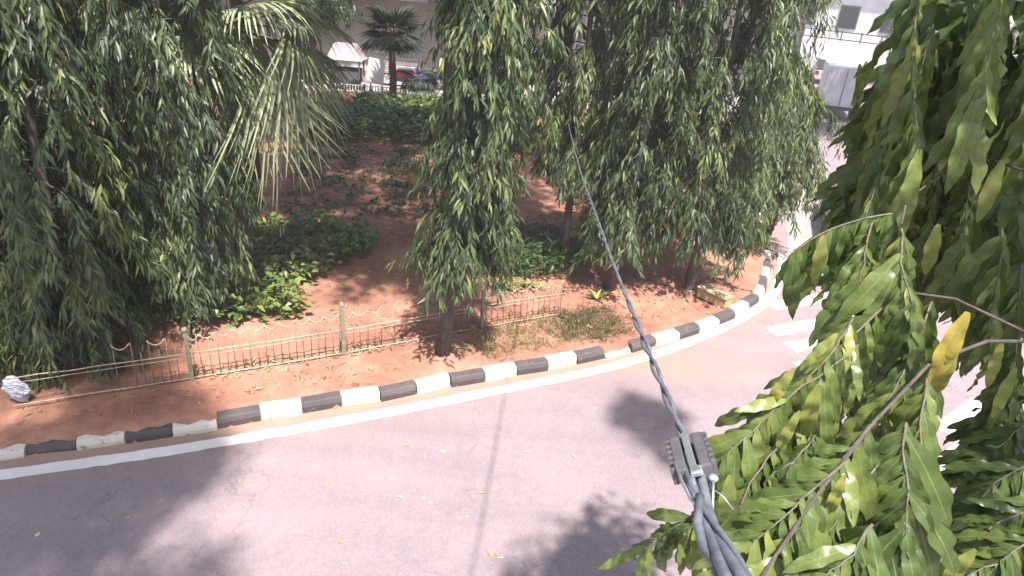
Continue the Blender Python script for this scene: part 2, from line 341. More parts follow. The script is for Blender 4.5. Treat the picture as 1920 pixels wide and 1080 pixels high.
# ------------------------------------------------------------------ kerb: each painted block its own piece
kerb = thing('kerb', (0, 0, 0), 'low roadside kerb of blocks painted black and white', 'kerb'); kerb['kind'] = 'structure'; del kerb['category']
BL = 0.52; cum = np.arange(len(KD))*0.05
s0 = cum[np.argmin(((KD-np.array([-3.12, 6.94]))**2).sum(1))]
k0 = -int(s0/BL)+6; r = rng(3); broken = None
for k in range(k0, int((cum[-1]-s0)/BL)-2):
    sa, sb = s0+k*BL+0.006, s0+(k+1)*BL-0.006
    ss = np.linspace(sa, sb, 4)
    P = np.stack([np.interp(ss, cum, KD[:, 0]), np.interp(ss, cum, KD[:, 1])], 1); N = unit(np.stack([np.interp(ss, cum, KN[:, 0]), np.interp(ss, cum, KN[:, 1])], 1))
    low = 0.09 if k == 10 else 0.05*max(0.0, min(1.0, (-3.2-P[0][0])/2.0))
    dz = r.normal(0, 0.008)-low; dn = r.normal(0, 0.010); sk = r.normal(0, 0.008)
    prof = [(0.0, -0.03), (0.0, 0.085), (0.022+r.uniform(-0.006, 0.012), 0.135), (0.05, 0.152), (0.165, 0.156), (0.185, 0.135), (0.185, -0.03)]
    vv = []
    for i in range(4):
        for (n_, z_) in prof: q = P[i]+N[i]*(n_+dn+sk*(i-1.5)); vv.append((q[0], q[1], z_+(dz+r.normal(0, 0.002) if z_ > 0 else 0)))
    m = len(prof); ff = [(i*m+j, i*m+j+1, (i+1)*m+j+1, (i+1)*m+j) for i in range(3) for j in range(m-1)]
    ff += [tuple(range(m-1, -1, -1)), tuple(3*m+j for j in range(m))]; ff = [q[::-1] for q in ff]
    b = MB(); b.add(vv, ff); o = b.build('kerb_block', M['kerb_white'] if k % 2 == 0 else M['kerb_black'], kerb, bevel=0.008)

# ------------------------------------------------------------------ leaves by the thousand
def leaf_arrays(base, d, nrm, ln, wd, fold=0.25, droop=0.15):
    d = unit(d); side = unit(np.cross(d, nrm)); up = np.cross(side, d); ln = ln[:, None]; wd = wd[:, None]
    M1 = base+d*ln*0.42-up*ln*0.02
    L = M1+side*wd*0.5+up*wd*fold; Rr = M1-side*wd*0.5+up*wd*fold
    T = base+d*ln-up*ln*droop
    v = np.stack([base, L, M1, Rr, T], 1).reshape(-1, 3); n = len(base); o = (np.arange(n)*5)[:, None]
    c = (o+np.array([0, 2, 1, 0, 3, 2, 1, 2, 4, 2, 3, 4])[None]).ravel()
    return v, c, np.full(n*4, 3)
def leaves_obj(name, parent, mat, base, d, nrm, ln, wd, tint, fold=0.25, droop=0.15):
    v, c, s = leaf_arrays(base, d, nrm, ln, wd, fold, droop)
    return link(name, fast_mesh(name, v, c, s, {'tint': np.repeat(tint, 5)}, mat, smooth=False), parent)

def mast_tree(x, y, height, zlo, rad, nb, seed, label, lean=(0, 0), trunk_r=0.085, leaf=(0.15, 0.255), light=0.0, group='mast trees in the garden', z0=None, per=52, cat='tree', wind=None):
    r = rng(seed); base_z = soil_z(np.array([x]), np.array([y]))[0]-0.05 if z0 is None else z0
    t = thing('mast_tree', (x, y, base_z), label, cat, group)
    hs = np.linspace(0, height*0.97, 12); wx = np.cumsum(r.normal(0, 0.02, 12)); wy = np.cumsum(r.normal(0, 0.02, 12)); wx -= wx[0]; wy -= wy[0]
    pts = np.stack([lean[0]*hs/height+wx, lean[1]*hs/height+wy, hs], 1); rr = trunk_r*(1-0.85*hs/height); rr[0] *= 1.5
    b = MB(); b.tube(pts, rr, 9); b.build('trunk', M['bark'], t, smooth=True)
    def axis(z): return np.stack([np.interp(z, hs, pts[:, 0]), np.interp(z, hs, pts[:, 1])], -1)
    B = []; D = []; NN = []; LL = []; TT = []
    bb = MB(); nbr = 0
    for k in range(nb):
        z = zlo+0.6+(height-zlo-0.6)*((k+r.random())/nb)**1.25
        fz = (z-zlo)/(height-zlo); prof = min(1.0, 0.72+0.6*fz)*(1-max(0, (fz-0.55)/0.45)**1.6*0.8)
        az = r.random()*2*math.pi; R_ = rad*prof*r.uniform(0.40, 1.22); o = np.array([math.cos(az), math.sin(az)])
        drop = r.uniform(0.75, 1.6); drop = min(drop, z-zlo+r.uniform(-0.15, 0.1))
        tt = np.linspace(0, 1, 9); a = axis(np.array([z]))[0]
        rad_ = R_*(1-(1-tt)**1.8); sway = r.normal(0, 0.22)*R_
        path = np.stack([a[0]+o[0]*rad_-o[1]*sway*tt**2, a[1]+o[1]*rad_+o[0]*sway*tt**2, z+0.22*R_*tt*2*(1-tt)-drop*tt**2.1], 1)
        if k % 3 == 0 and nbr < 60: bb.tube(path[:8], np.linspace(0.012, 0.004, 8), 4, cap=False); nbr += 1
        young = 0.40*(r.random() < 0.2)
        clump_t = np.clip(r.normal(0.40+light, 0.19), 0, 0.85)
        subs = [(path, per, 0.22)]
        for q in range(3):
            i = r.integers(3, 8); p0 = path[i]; dv = unit(np.array([o[0], o[1], 0])*r.uniform(0.1, 0.8)+np.array([-o[1], o[0], 0])*r.uniform(-1, 1)+np.array([0, 0, -0.6]))
            L_ = r.uniform(0.25, 0.55); s_ = np.linspace(0, 1, 5)[:, None]; subs.append((p0+dv*L_*s_+np.array([0, 0, -0.35])*L_*s_**2, per//3, 0.05))
        for (pa, n, t0) in subs:
            u = t0+(1-t0)*np.sort(r.random(n))**0.85; fi = u*(len(pa)-1); i0 = np.minimum(fi.astype(int), len(pa)-2); fr = (fi-i0)[:, None]
            p = pa[i0]*(1-fr)+pa[i0+1]*fr; tg = unit(pa[i0+1]-pa[i0]); sd_ = unit(np.cross(tg, np.array([0, 0, 1.0])+r.normal(0, 0.3, (n, 3))))
            sg = np.where(np.arange(n) % 2 == 0, 1, -1)[:, None]
            d = sd_*sg*r.uniform(0.25, 0.75, (n, 1))+tg*0.45+np.array([0, 0, -1.0])*r.uniform(0.5, 1.25, (n, 1))+np.array([o[0], o[1], 0])*0.25+r.normal(0, 0.16, (n, 3))
            if wind is not None: d = d+np.asarray(wind)
            p = p+np.array([o[0], o[1], 0])*r.normal(0, 0.03, (n, 1))+r.normal(0, 0.02, (n, 3))
            B.append(p); D.append(d); NN.append(np.array([o[0], o[1], 0.75])+r.normal(0, 0.5, (n, 3)))
            LL.append(r.uniform(leaf[0], leaf[1], n)*r.uniform(0.8, 1.12)*(1-0.3*(u > 0.85)*r.random(n))); TT.append(np.clip(clump_t+r.normal(0, 0.12, n)+(r.random(n) < 0.008)*0.5+(u > 0.8)*young*r.random(n), 0, 1))
    if bb.n: bb.build('branch', M['bark'], t)
    B = np.concatenate(B); LLc = np.concatenate(LL)
    cr = leaves_obj('crown', t, M['mast'], B, np.concatenate(D), np.concatenate(NN), LLc, LLc*rng(seed+1).uniform(0.15, 0.23, len(LLc)), np.concatenate(TT))
    cr['kind'] = 'stuff'
    return t

mast_tree(-0.99, 8.72, 9.2, 1.40, 0.70, 190, 11, 'slender mast tree with a bare trunk rising beside the fence, fully in view', lean=(0.75, 0.2), light=0.03)
mast_tree(-6.0, 7.85, 9.8, 0.2, 1.25, 290, 12, 'wide drooping mast tree at the left edge hanging down near the kerb', lean=(-0.1, 0.1))
mast_tree(-4.95, 9.3, 9.0, 0.6, 1.05, 240, 13, 'mast tree behind the fence post, its crown in front of the fan palm', light=0.03)
mast_tree(-7.5, 8.7, 9.5, 0.3, 1.3, 220, 14, 'mast tree cut off by the left edge of the picture')
mast_tree(-6.4, 10.7, 8.8, 0.5, 1.1, 190, 21, 'mast tree in the second row behind the wide left one')
mast_tree(-8.6, 11.0, 8.8, 0.5, 1.2, 170, 22, 'mast tree in the second row at the far left edge')
mast_tree(1.02, 12.6, 9.5, 1.9, 1.0, 180, 15, 'mast tree behind the slender one, above the patch of dark undergrowth', light=0.03)
mast_tree(1.85, 11.5, 9.6, 0.95, 0.95, 200, 16, 'leaning mast tree whose trunk stands where the overhead cable crosses', lean=(0.5, 0.2))
mast_tree(3.46, 11.85, 10.0, 1.0, 1.25, 270, 17, 'broad mast tree with forked trunk beside the wooden block', lean=(0.0, 0.2), light=0.02)
mast_tree(5.25, 14.3, 4.3, 1.0, 1.35, 150, 18, 'mast tree at the far corner of the garden beside the pale pavement', light=0.06)
mast_tree(2.6, 16.5, 9.5, 0.8, 1.4, 200, 19, 'mast tree in the garden interior between the leaning and the broad one')

# second stem of the forked tree
# ------------------------------------------------------------------ broad trees added for shade, crowns out of view, over garden and far road
def shade_tree(x, y, h0, crown, seed, label, n=5000, lf=(0.16, 0.26), name='shade_tree', tr=0.16, tint=0.25, group=None, z0=0.1, off=(0, 0)):
    r = rng(seed); t = thing(name, (x, y, z0), label, 'tree', group); cz, cr, ch = crown
    b = MB(); b.tube([(0, 0, 0), (0.05, 0.03, h0*0.5), (0.0, 0.08, h0), (off[0], off[1], cz)], [tr*1.3, tr, tr*0.85, tr*0.4], 9); b.build('trunk', M['bark'], t, smooth=True)
    for k in range(7):
        a = k*0.9+r.random(); e = np.array([off[0]+math.cos(a)*cr*0.8, off[1]+math.sin(a)*cr*0.8, cz+r.uniform(-0.3, 0.5)*ch]); s_ = np.array([0, 0.06, h0*r.uniform(0.85, 1.05)])
        b = MB(); b.tube([s_, s_*0.6+e*0.4+np.array([0, 0, 0.25*ch]), e], [tr*0.5, tr*0.3, tr*0.08], 6); b.build('limb', M['bark'], t, smooth=True)
    nc = 46; cc = unit(r.normal(0, 1, (nc, 3)))*r.uniform(0.25, 1.0, (nc, 1))**0.6*np.array([cr, cr, ch])+np.array([off[0], off[1], cz])
    ci = r.integers(0, nc, n); p = cc[ci]+r.normal(0, 0.30, (n, 3))*np.array([cr*0.5, cr*0.5, ch*0.5])*0.9
    d = r.normal(0, 0.6, (n, 3))+np.array([0, 0, -0.7]); L_ = r.uniform(lf[0], lf[1], n)
    o = leaves_obj('crown', t, M['mast'], p, d, r.normal(0, 0.6, (n, 3))+np.array([0, 0, 1.0]), L_, L_*r.uniform(0.3, 0.45, n), np.clip(tint+r.normal(0, 0.1, nc)[ci]+r.normal(0, 0.08, n), 0, 1)); o['kind'] = 'stuff'
    return t
shade_tree(-1.35, 12.4, 4.6, (8.2, 3.2, 1.6), 31, 'tall tree added for shade in the garden right behind the slender mast tree', 17000, off=(0.4, -0.4))
shade_tree(-5.9, 10.9, 4.6, (8.4, 2.9, 1.6), 32, 'tall tree added for shade in the garden behind the left mast trees', 15000, off=(0.5, 1.1))
shade_tree(-6.9, 16.5, 4.8, (8.4, 3.4, 1.7), 33, 'tall tree added for shade deep in the garden behind the fan palm', 17000, off=(1.2, -0.5))
shade_tree(-2.25, 19.2, 5.0, (8.4, 3.4, 1.7), 34, 'tall tree added for shade at the back of the garden near the low green hedge', 17000, off=(0.3, -1.0))
shade_tree(-9.4, 22.3, 5.0, (8.6, 3.6, 1.7), 36, 'tall tree added for shade at the back left of the garden', 15000, off=(2.6, -0.6))
shade_tree(9.7, 26.2, 5.0, (8.6, 3.9, 1.6), 37, 'tall tree added for shade at the garden corner by the far road', 15000, off=(5.2, 1.2))
shade_tree(-5.5, 10.0, 5.2, (8.3, 1.65, 1.2), 38, 'tall tree added for shade behind the left mast trees, reaching over the fence', 6500, off=(4.25, -1.4), tr=0.13)
shade_tree(3.1, 17.6, 5.0, (8.4, 3.2, 1.7), 35, 'tall tree added for shade at the back right of the garden', 14000)

# ------------------------------------------------------------------ fan palms
def frond_mesh(seed, nl, rad, inner, spread, wd, hang, tint):
    r = rng(seed); hang0 = hang; b_v = []; b_c = []; b_s = []; tn = []; n0 = 0
    a = np.linspace(-spread/2, spread/2, nl); 
    for k, th in enumerate(a):
        L = rad*(0.72+0.28*math.cos(th*0.62))*r.uniform(0.80, 1.06); nseg = 7; ts = np.linspace(0, 1, nseg)
        w = wd*np.where(ts < inner, ts/inner, 1-((ts-inner)/(1-inner))**1.3*0.96)+0.003
        dirx, diry = math.cos(th), math.sin(th)
        sag = hang*r.uniform(0.75, 1.3)
        up_ = 0.10*rad*math.cos(th*0.9)*ts-sag*rad*np.maximum(0, ts-0.25)**2
        shrink = 1-0.22*sag*ts**2; tw = r.normal(0, 0.045)*ts**1.5
        cx = dirx*L*ts*shrink; cy = diry*L*ts*shrink+tw*L
        nxp, nyp = -diry, dirx; zf = 0.30*w
        rows = np.stack([np.stack([cx+nxp*w/2, cy+nyp*w/2, up_+zf], 1), np.stack([cx, cy, up_], 1), np.stack([cx-nxp*w/2, cy-nyp*w/2, up_+zf], 1)], 1).reshape(-1, 3)
        b_v.append(rows)
        for i in range(nseg-1):
            q = n0+i*3; b_c += [q, q+3, q+4, q+1, q+1, q+4, q+5, q+2]; b_s += [4, 4]
        tn.append(np.full(len(rows), np.clip(tint+r.normal(0, 0.16), 0, 1))); n0 += len(rows)
    return np.concatenate(b_v), np.array(b_c), np.array(b_s), np.concatenate(tn)
def fan_palm(x, y, ztop, fronds, seed, label, mat, nl=38, tr=0.13, z0=0.1, name='fan_palm', hangs=1.0, group=None):
    t = thing(name, (x, y, z0), label, 'palm', group); r = rng(seed)
    SPR = 165 if nl > 30 else 205
    h = ztop-z0; zs = np.linspace(0, h, 18); b = MB(); b.tube(np.stack([0.03*np.sin(zs*2), 0.02*np.cos(zs*1.7), zs], 1), tr*(1.15-0.25*zs/h)+0.012*(np.arange(18) % 2), 10); b.build('trunk', M['bark'], t, smooth=True)
    for k, (az, el, pet, rad, hang, tn, *bl) in enumerate(fronds):
        az, el = R(az), R(el); dirv = np.array([math.sin(az)*math.cos(el), math.cos(az)*math.cos(el), math.sin(el)])
        s_ = np.array([0, 0, h]); q = np.linspace(0, 1, 6)[:, None]; droop = np.array([0, 0, -0.28*pet])
        pp = s_+dirv*pet*q+droop*q**2; td = unit(pp[-1]-pp[-2])
        if bl: be = R(bl[0]); td = np.array([math.sin(az)*math.cos(be), math.cos(az)*math.cos(be), math.sin(be)])
        side = unit(np.cross(td, np.array([0, 0, 1.0])+0.12*r.normal(0, 1, 3))); upv = np.cross(side, td)
        SP = bl[1] if len(bl) > 1 else SPR
        v, c, s, tt = frond_mesh(seed*50+k, nl, rad, 0.42, R(SP), 2*rad*0.42*math.tan(R(SP)/nl/2)*1.25, hang*hangs, tn)
        v = v[:, :1]*td+v[:, 1:2]*side+v[:, 2:3]*upv
        # leaf tips hang: gravity acts on the outer half
        rr = np.linalg.norm(v, axis=1)/rad; v = v+np.array([0, 0, -1.0])*(hang*0.55*rad*np.maximum(0, rr-0.35)**2)[:, None]
        me = fast_mesh('frond', v+pp[-1], c, s, {'tint': tt}, mat, smooth=False); fo = link('frond', me, t)
        b = MB(); b.tube(pp, np.linspace(0.022, 0.012, 6), 5); b.build('petiole', M['twig'], fo)
    return t
FP = [(112, 5, 0.75, 2.35, 0.2, 0.65, -74, 95), (140, 0, 0.6, 2.2, 0.2, 0.8, -70, 95), (100, 22, 1.15, 1.6, 0.35, 0.55, -42, 130), (92, 30, 1.3, 1.3, 0.35, 0.45, -12), (115, 45, 1.0, 1.35, 0.45, 0.55, 5), (104, 12, 1.0, 1.9, 0.3, 0.6, -60, 100),
      (75, 50, 1.2, 1.2, 0.5, 0.45, 20), (60, 5, 1.1, 1.3, 0.5, 0.35, -20), (185, 20, 0.7, 1.4, 0.5, 0.6, -30), (140, 65, 0.9, 1.2, 0.5, 0.55, 40), (30, 30, 1.1, 1.3, 0.7, 0.4), (0, 5, 1.1, 1.4, 0.9, 0.35), (-40, 25, 1.1, 1.4, 0.8, 0.4), (-90, 5, 1.1, 1.4, 0.9, 0.4), (220, 25, 1.0, 1.3, 0.9, 0.5)]
fan_palm(-4.72, 10.55, 4.35, FP, 7, 'large fan palm with long drooping pale green fingered leaves', M['palm'])
r = rng(77)
fan_palm(-5.55, 28.1, 2.75, [(k*41, (-12, 10, 40, 65)[k % 4], 0.6, 1.1, 0.2, 0.3) for k in range(28)], 8, 'dark round-crowned fan palm at the back of the garden by the white railing', M['palm_shaded'], 30, 0.13)
fan_palm(-4.55, 28.3, 1.0, [(k*47+10, (-20, 15, 45)[k % 3], 0.4, 0.75, 0.4, 0.4) for k in range(11)], 9, 'short dark fan palm beside the round-crowned palm', M['palm_shaded'], 24, 0.09)

# ------------------------------------------------------------------ ground cover, grass, litter
def in_poly(p, poly):
    x, y = p[:, 0], p[:, 1]; ins = np.zeros(len(p), bool); n = len(poly)
    for i in range(n):
        x1, y1 = poly[i]; x2, y2 = poly[(i+1) % n]
        c = ((y1 > y) != (y2 > y)) & (x < (x2-x1)*(y-y1)/(y2-y1+1e-12)+x1); ins ^= c
    return ins
def scatter(poly, n, r):
    poly = np.asarray(poly); lo, hi = poly.min(0), poly.max(0); out = []
    while sum(map(len, out)) < n:
        p = lo+(hi-lo)*r.random((n*2, 2)); out.append(p[in_poly(p, poly)])
    return np.concatenate(out)[:n]
def px_poly(pts): return [tuple(ground(*p, 0.17)[:2]) for p in pts]
def cover(name, label, poly, n, hgt, seed, mat, ln=(0.09, 0.16), wr=(0.45, 0.65), tint=0.45, clump=0.25, cat='ground cover'):
    r = rng(seed); nc = max(6, n//16); cen = scatter(poly, nc, r); ci = r.integers(0, nc, n); ch = r.uniform(0.45, 1.0, nc)*hgt
    xy = cen[ci]+r.normal(0, clump*0.5, (n, 2)); z = soil_z(xy[:, 0], xy[:, 1])+ch[ci]*r.random(n)**0.6
    d = np.concatenate([r.normal(0, 1, (n, 2)), r.uniform(-0.5, 0.5, (n, 1))], 1); L_ = r.uniform(*ln, n)
    t = np.clip(tint+r.normal(0, 0.16, nc)[ci]+r.normal(0, 0.13, n), 0, 1)
    o = leaves_obj(name, None, mat, np.stack([xy[:, 0], xy[:, 1], z], 1), d, r.normal(0, 0.45, (n, 3))+np.array([0, 0, 1.0]), L_, L_*r.uniform(*wr, n), t, 0.12, 0.2)
    return tag(o, label, cat, kind='stuff')
cover('ground_cover', 'bed of broad glossy green leaves behind the fence', px_poly([(345, 610), (430, 600), (560, 590), (545, 545), (600, 520), (640, 490), (700, 475), (680, 440), (590, 425), (500, 430), (420, 425), (380, 480), (300, 560)]), 5600, 0.55, 41, M['cover'], ln=(0.12, 0.20), tint=0.75)
cover('low_hedge', 'low green hedge along the far end of the garden', px_poly([(560, 262), (700, 265), (830, 272), (1000, 290), (1000, 215), (830, 197), (560, 200)]), 11000, 0.75, 42, M['cover'], ln=(0.14, 0.26), tint=0.4)
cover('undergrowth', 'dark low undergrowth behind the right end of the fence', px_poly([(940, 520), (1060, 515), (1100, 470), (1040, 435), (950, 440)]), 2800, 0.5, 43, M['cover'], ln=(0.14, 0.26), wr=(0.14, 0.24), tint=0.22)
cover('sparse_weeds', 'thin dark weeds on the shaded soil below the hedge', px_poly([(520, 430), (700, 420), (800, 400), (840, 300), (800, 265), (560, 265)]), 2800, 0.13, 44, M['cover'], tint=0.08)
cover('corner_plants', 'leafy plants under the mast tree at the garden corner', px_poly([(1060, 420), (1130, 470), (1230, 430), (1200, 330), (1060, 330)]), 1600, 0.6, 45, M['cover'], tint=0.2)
def blades(name, label, poly, n, hgt, seed, mat, tint, wd=0.012, flat=0.9, cat='grass'):
    r = rng(seed); nc = max(4, n//14); cen = scatter(poly, nc, r); ci = r.integers(0, nc, n); cen = cen+r.normal(0, 0.16, cen.shape); xy = cen[ci]+r.normal(0, 0.05, (n, 2)); kd = kerb_dist(xy) > 0.22; xy[~kd] = cen[0]
    d = np.concatenate([r.normal(0, flat, (n, 2)), r.uniform(0.4, 1.0, (n, 1))], 1); L_ = hgt*r.uniform(0.5, 1.2, n)
    o = leaves_obj(name, None, mat, np.stack([xy[:, 0], xy[:, 1], soil_z(xy[:, 0], xy[:, 1])-0.01], 1), d, r.normal(0, 1, (n, 3)), L_, np.full(n, wd)*r.uniform(0.7, 1.4, n), np.clip(tint+r.normal(0, 0.2, nc)[ci]+r.normal(0, 0.12, n), 0, 1), 0.1, 0.25)
    return tag(o, label, cat, kind='stuff')
blades('dry_grass', 'dry tan grass tufts between the fence and the kerb', px_poly([(880, 655), (870, 625), (930, 605), (1050, 590), (1080, 630), (1000, 650), (930, 670)]), 2600, 0.15, 51, M['grass'], 0.72)
blades('greenish_grass', 'greenish grass clump at the end of the fence', px_poly([(1050, 590), (1130, 575), (1165, 610), (1130, 635), (1060, 625)]), 2200, 0.18, 52, M['grass'], 0.18)  # greener, darker blades than the dry tufts
blades('verge_weeds', 'scattered weed tufts on the bare verge by the kerb', px_poly([(400, 770), (700, 730), (760, 690), (640, 690), (400, 735)]), 160, 0.09, 53, M['grass'], 0.35)

def strap_plant(px, seed, label, n=18, L=0.5):
    g_ = ground(*px, 0.16); r = rng(seed); t = thing('strap_plant', (g_[0], g_[1], 0.15), label, 'plant')
    for k in range(n):
        a = r.random()*2*math.pi; l_ = L*r.uniform(0.7, 1.15); e = r.uniform(0.5, 1.3); ts = np.linspace(0, 1, 7)
        h = l_*ts*math.cos(e*0.6); x = l_*ts*math.sin(e); z = h*0.9-0.75*l_*ts**2.2*r.uniform(0.5, 1)
        w_ = 0.022*(1-ts**2*0.95); o = np.array([math.cos(a), math.sin(a), 0]); s = np.array([-o[1], o[0], 0])
        c = o*x[:, None]+np.array([0, 0, 1.0])*np.maximum(z, 0.01)[:, None]
        v = np.stack([c+s*w_[:, None], c-np.array([0, 0, 0.006]), c-s*w_[:, None]], 1).reshape(-1, 3); cc = []
        for i in range(6): q = i*3; cc += [q, q+3, q+4, q+1, q+1, q+4, q+5, q+2]
        link('leaf', fast_mesh('leaf', v, np.array(cc), np.full(12, 4), {'tint': np.full(len(v), np.clip(r.normal(0.6, 0.3), 0, 1))}, M['strap']), t)
    return t
strap_plant((945, 540), 61, 'yellow-green strap-leaved plant behind the fence post with the chain arcs')
strap_plant((990, 535), 62, 'sprawling strap-leaved plant right behind the chain arcs, paler leaves', 16)
strap_plant((1118, 560), 63, 'strap-leaved plant at the foot of the leaning mast tree', 12, 0.4)

r = rng(71); n = 760
P = np.concatenate([scatter(px_poly([(60, 800), (400, 760), (760, 690), (1000, 650), (1360, 600), (1400, 520), (1200, 500), (900, 560), (560, 620), (350, 720), (40, 740)]), 330, r), scatter(px_poly([(420, 620), (800, 560), (800, 400), (600, 420)]), 150, r), scatter(px_poly([(360, 715), (640, 668), (890, 625), (890, 610), (640, 650), (360, 695)]), 280, r)])
d = np.concatenate([r.normal(0, 1, (n, 2)), r.normal(0, 0.12, (n, 1))], 1); L_ = r.uniform(0.03, 0.15, n)
k_ = kerb_dist(P) > 0.2; P = P[k_]; d = d[k_]; L_ = L_[k_]; n = len(P)
tag(leaves_obj('leaf_litter', None, M['litter'], np.stack([P[:, 0], P[:, 1], soil_z(P[:, 0], P[:, 1])+0.02], 1), d, r.normal(0, 0.3, (n, 3))+np.array([0, 0, 1.0]), L_, L_*0.24, r.random(n), 0.2, 0.1), 'fallen dry leaves scattered on the red soil', 'leaf litter', kind='stuff')
n = 90; P = scatter([tuple(ground(*p)[:2]) for p in [(0, 1075), (1150, 1075), (1240, 760), (1000, 760), (400, 870), (0, 920)]], n, r); L_ = np.concatenate([r.uniform(0.012, 0.035, 70), r.uniform(0.06, 0.13, 20)])
tag(leaves_obj('road_debris', None, M['litter'], np.stack([P[:, 0], P[:, 1], np.full(n, 0.008)], 1), np.concatenate([r.normal(0, 1, (n, 2)), r.normal(0, 0.1, (n, 1))], 1), r.normal(0, 0.2, (n, 3))+np.array([0, 0, 1.0]), L_, L_*0.35, r.uniform(0.5, 1, n), 0.2, 0.1), 'small leaf bits and pale specks on the asphalt', 'leaf litter', kind='stuff')

r = rng(88); P = scatter(px_poly([(40, 830), (420, 785), (900, 670), (1380, 590), (1420, 520), (1150, 480), (800, 420), (560, 440), (560, 620), (300, 730), (30, 740)]), 2600, r)
P = P[kerb_dist(P) > 0.2]; n = len(P); rad_ = np.clip(r.lognormal(-4.5, 0.5, n), 0.005, 0.035)
oc = np.array([(1, 0, 0), (0, 1, 0), (-1, 0, 0), (0, -1, 0), (0, 0, 1), (0, 0, -0.6)], float); fc = np.array([0, 1, 4, 1, 2, 4, 2, 3, 4, 3, 0, 4, 1, 0, 5, 2, 1, 5, 3, 2, 5, 0, 3, 5])
v = (oc[None]+r.normal(0, 0.25, (n, 6, 3)))*rad_[:, None, None]*np.array([1, 1, 0.7])+np.stack([P[:, 0], P[:, 1], soil_z(P[:, 0], P[:, 1])+rad_*0.2], 1)[:, None]
o = link('soil_clods', fast_mesh('soil_clods', v.reshape(-1, 3), (np.arange(n)[:, None]*6+fc[None]).ravel(), np.full(n*8, 3), {}, M['soil'], smooth=False)); tag(o, 'small clods and pebbles strewn over the red soil', 'clods', kind='stuff')

# ------------------------------------------------------------------ low garden fence
fence = thing('garden_fence', (-2.5, 8.69, 0.135), 'low rusty garden fence with scalloped top between square posts', 'fence')
F0 = np.array(fence.location)
def fz(p): return soil_z(np.array([p[0]]), np.array([p[1]]))[0]
posts = [ground(361, 712, 0.135), ground(645, 665, 0.135), ground(903, 616, 0.135)]
for i, p in enumerate(posts):
    h = (0.76, 0.82, 0.70)[i]; b = MB(); b.box(p-F0+np.array([0, 0, h/2-0.05]), (0.055, 0.055, h+0.1), 0.45); po = b.build('post', M['post'], fence, bevel=0.006)
    if i != 2: b = MB(); b.sphere(p-F0+np.array([0, 0, h+0.03]), 0.042, 10, 8); b.build('finial', M['steel'] if i == 1 else M['post'], po, smooth=True)
def rod(name, pts, r_, mat, n=5): b = MB(); b.tube(np.asarray(pts)-F0, r_, n); return b.build(name, mat, fence, smooth=True)
def panel(a, c, n, gaps=(), arcs=None, lean=0.0, top=0.66, skip_rail=(), sd_=0):
    a = np.array(a); c = np.array(c); r = rng(sd_); up = np.array([0, lean, 1.0])
    for (z, rr, tag_) in ((0.03, 0.011, 0), (0.36, 0.006, 1), (0.425, 0.009, 2)):
        if tag_ in skip_rail: continue
        m = 7; q = np.linspace(0, 1, m)[:, None]; pts = a+(c-a)*q+np.array([0, 0, z]); pts[:, 2] += r.normal(0, 0.004, m); rod('rail', pts, rr, M['rail'])
    xs = [(k+0.5)/n for k in range(n)]
    for k, u in enumerate(xs):
        if k in gaps: continue
        b0 = a+(c-a)*u; tall = k % 2 == 1; j = r.normal(0, 0.012, 3); hh = top+0.05 if tall else 0.54
        rod('picket', [b0+np.array([0, 0, 0.0]), b0+up*hh+j*[1, 1, 0.6]], 0.0065, M['iron'])
    ar = range(n//2) if arcs is None else arcs
    for k in ar:
        u0, u1 = (k*2-0.5)/n, (k*2+1.5)/n; u0 = max(u0, 0.01); u1 = min(u1, 0.99)
        p0, p1 = a+(c-a)*u0, a+(c-a)*u1; q = np.linspace(0, 1, 9)
        pts = p0+(p1-p0)*q[:, None]+np.stack([0*q, 0*q, top+0.035-0.085*4*q*(1-q)*0.9], 1); rod('scallop', pts, 0.010, M['rail'])
dl = posts[0]-(posts[1]-posts[0])*0.98; dl[2] = 0.16
panel(posts[0], posts[1], 20, lean=0.02, sd_=1)
pm = posts[1]+(posts[2]-posts[1])*0.93
panel(posts[1], pm, 20, gaps=(6, 8, 9, 10, 11, 12, 13, 16), arcs=(0, 1, 2), sd_=2, skip_rail=(3,))
e2 = ground(1055, 590, 0.135); panel(posts[2], e2, 14, lean=0.03, top=0.62, sd_=3)
panel(dl, posts[0], 20, gaps=(0, 1, 2, 3, 4, 5, 6, 7, 8, 9, 10, 12, 19), arcs=(6, 8), sd_=4, skip_rail=(3,), lean=0.03)

# ------------------------------------------------------------------ small things in the garden
g_ = ground(1330, 562, 0.17); d_ = unit(ground(1385, 575, 0.17)-ground(1318, 545, 0.17)); rz = math.atan2(d_[1], d_[0])
t = thing('timber_block', (g_[0]+0.08, g_[1], 0.15), 'yellowish wooden block lying on the soil by the forked tree', 'block', rz=rz)
b = MB(); b.box((0, 0, 0.09), (0.62, 0.24, 0.18)); b.build('body', M['box'], t, bevel=0.012)
b = MB(); b.box((0, 0, 0.195), (0.65, 0.27, 0.024)); b.build('lid', M['box'], t, bevel=0.005)
g_ = ground(48, 745, 0.17)
b = MB(); r = rng(5); b.sphere((0, 0, 0.2), 0.2, 18, 14, (0.62, 0.52, 0.95)); v = b.v[0]; v += 0.022*np.sin(v*37+np.roll(v, 1, 1)*29)+r.normal(0, 0.006, v.shape)
o = b.build('rubbish_sack', M['sack'], smooth=False); o.location = (g_[0], g_[1], 0.14); o.rotation_euler = (0.2, -0.25, 0.3)
tag(o, 'crumpled bluish white sack beside the kerb under the left trees', 'sack')
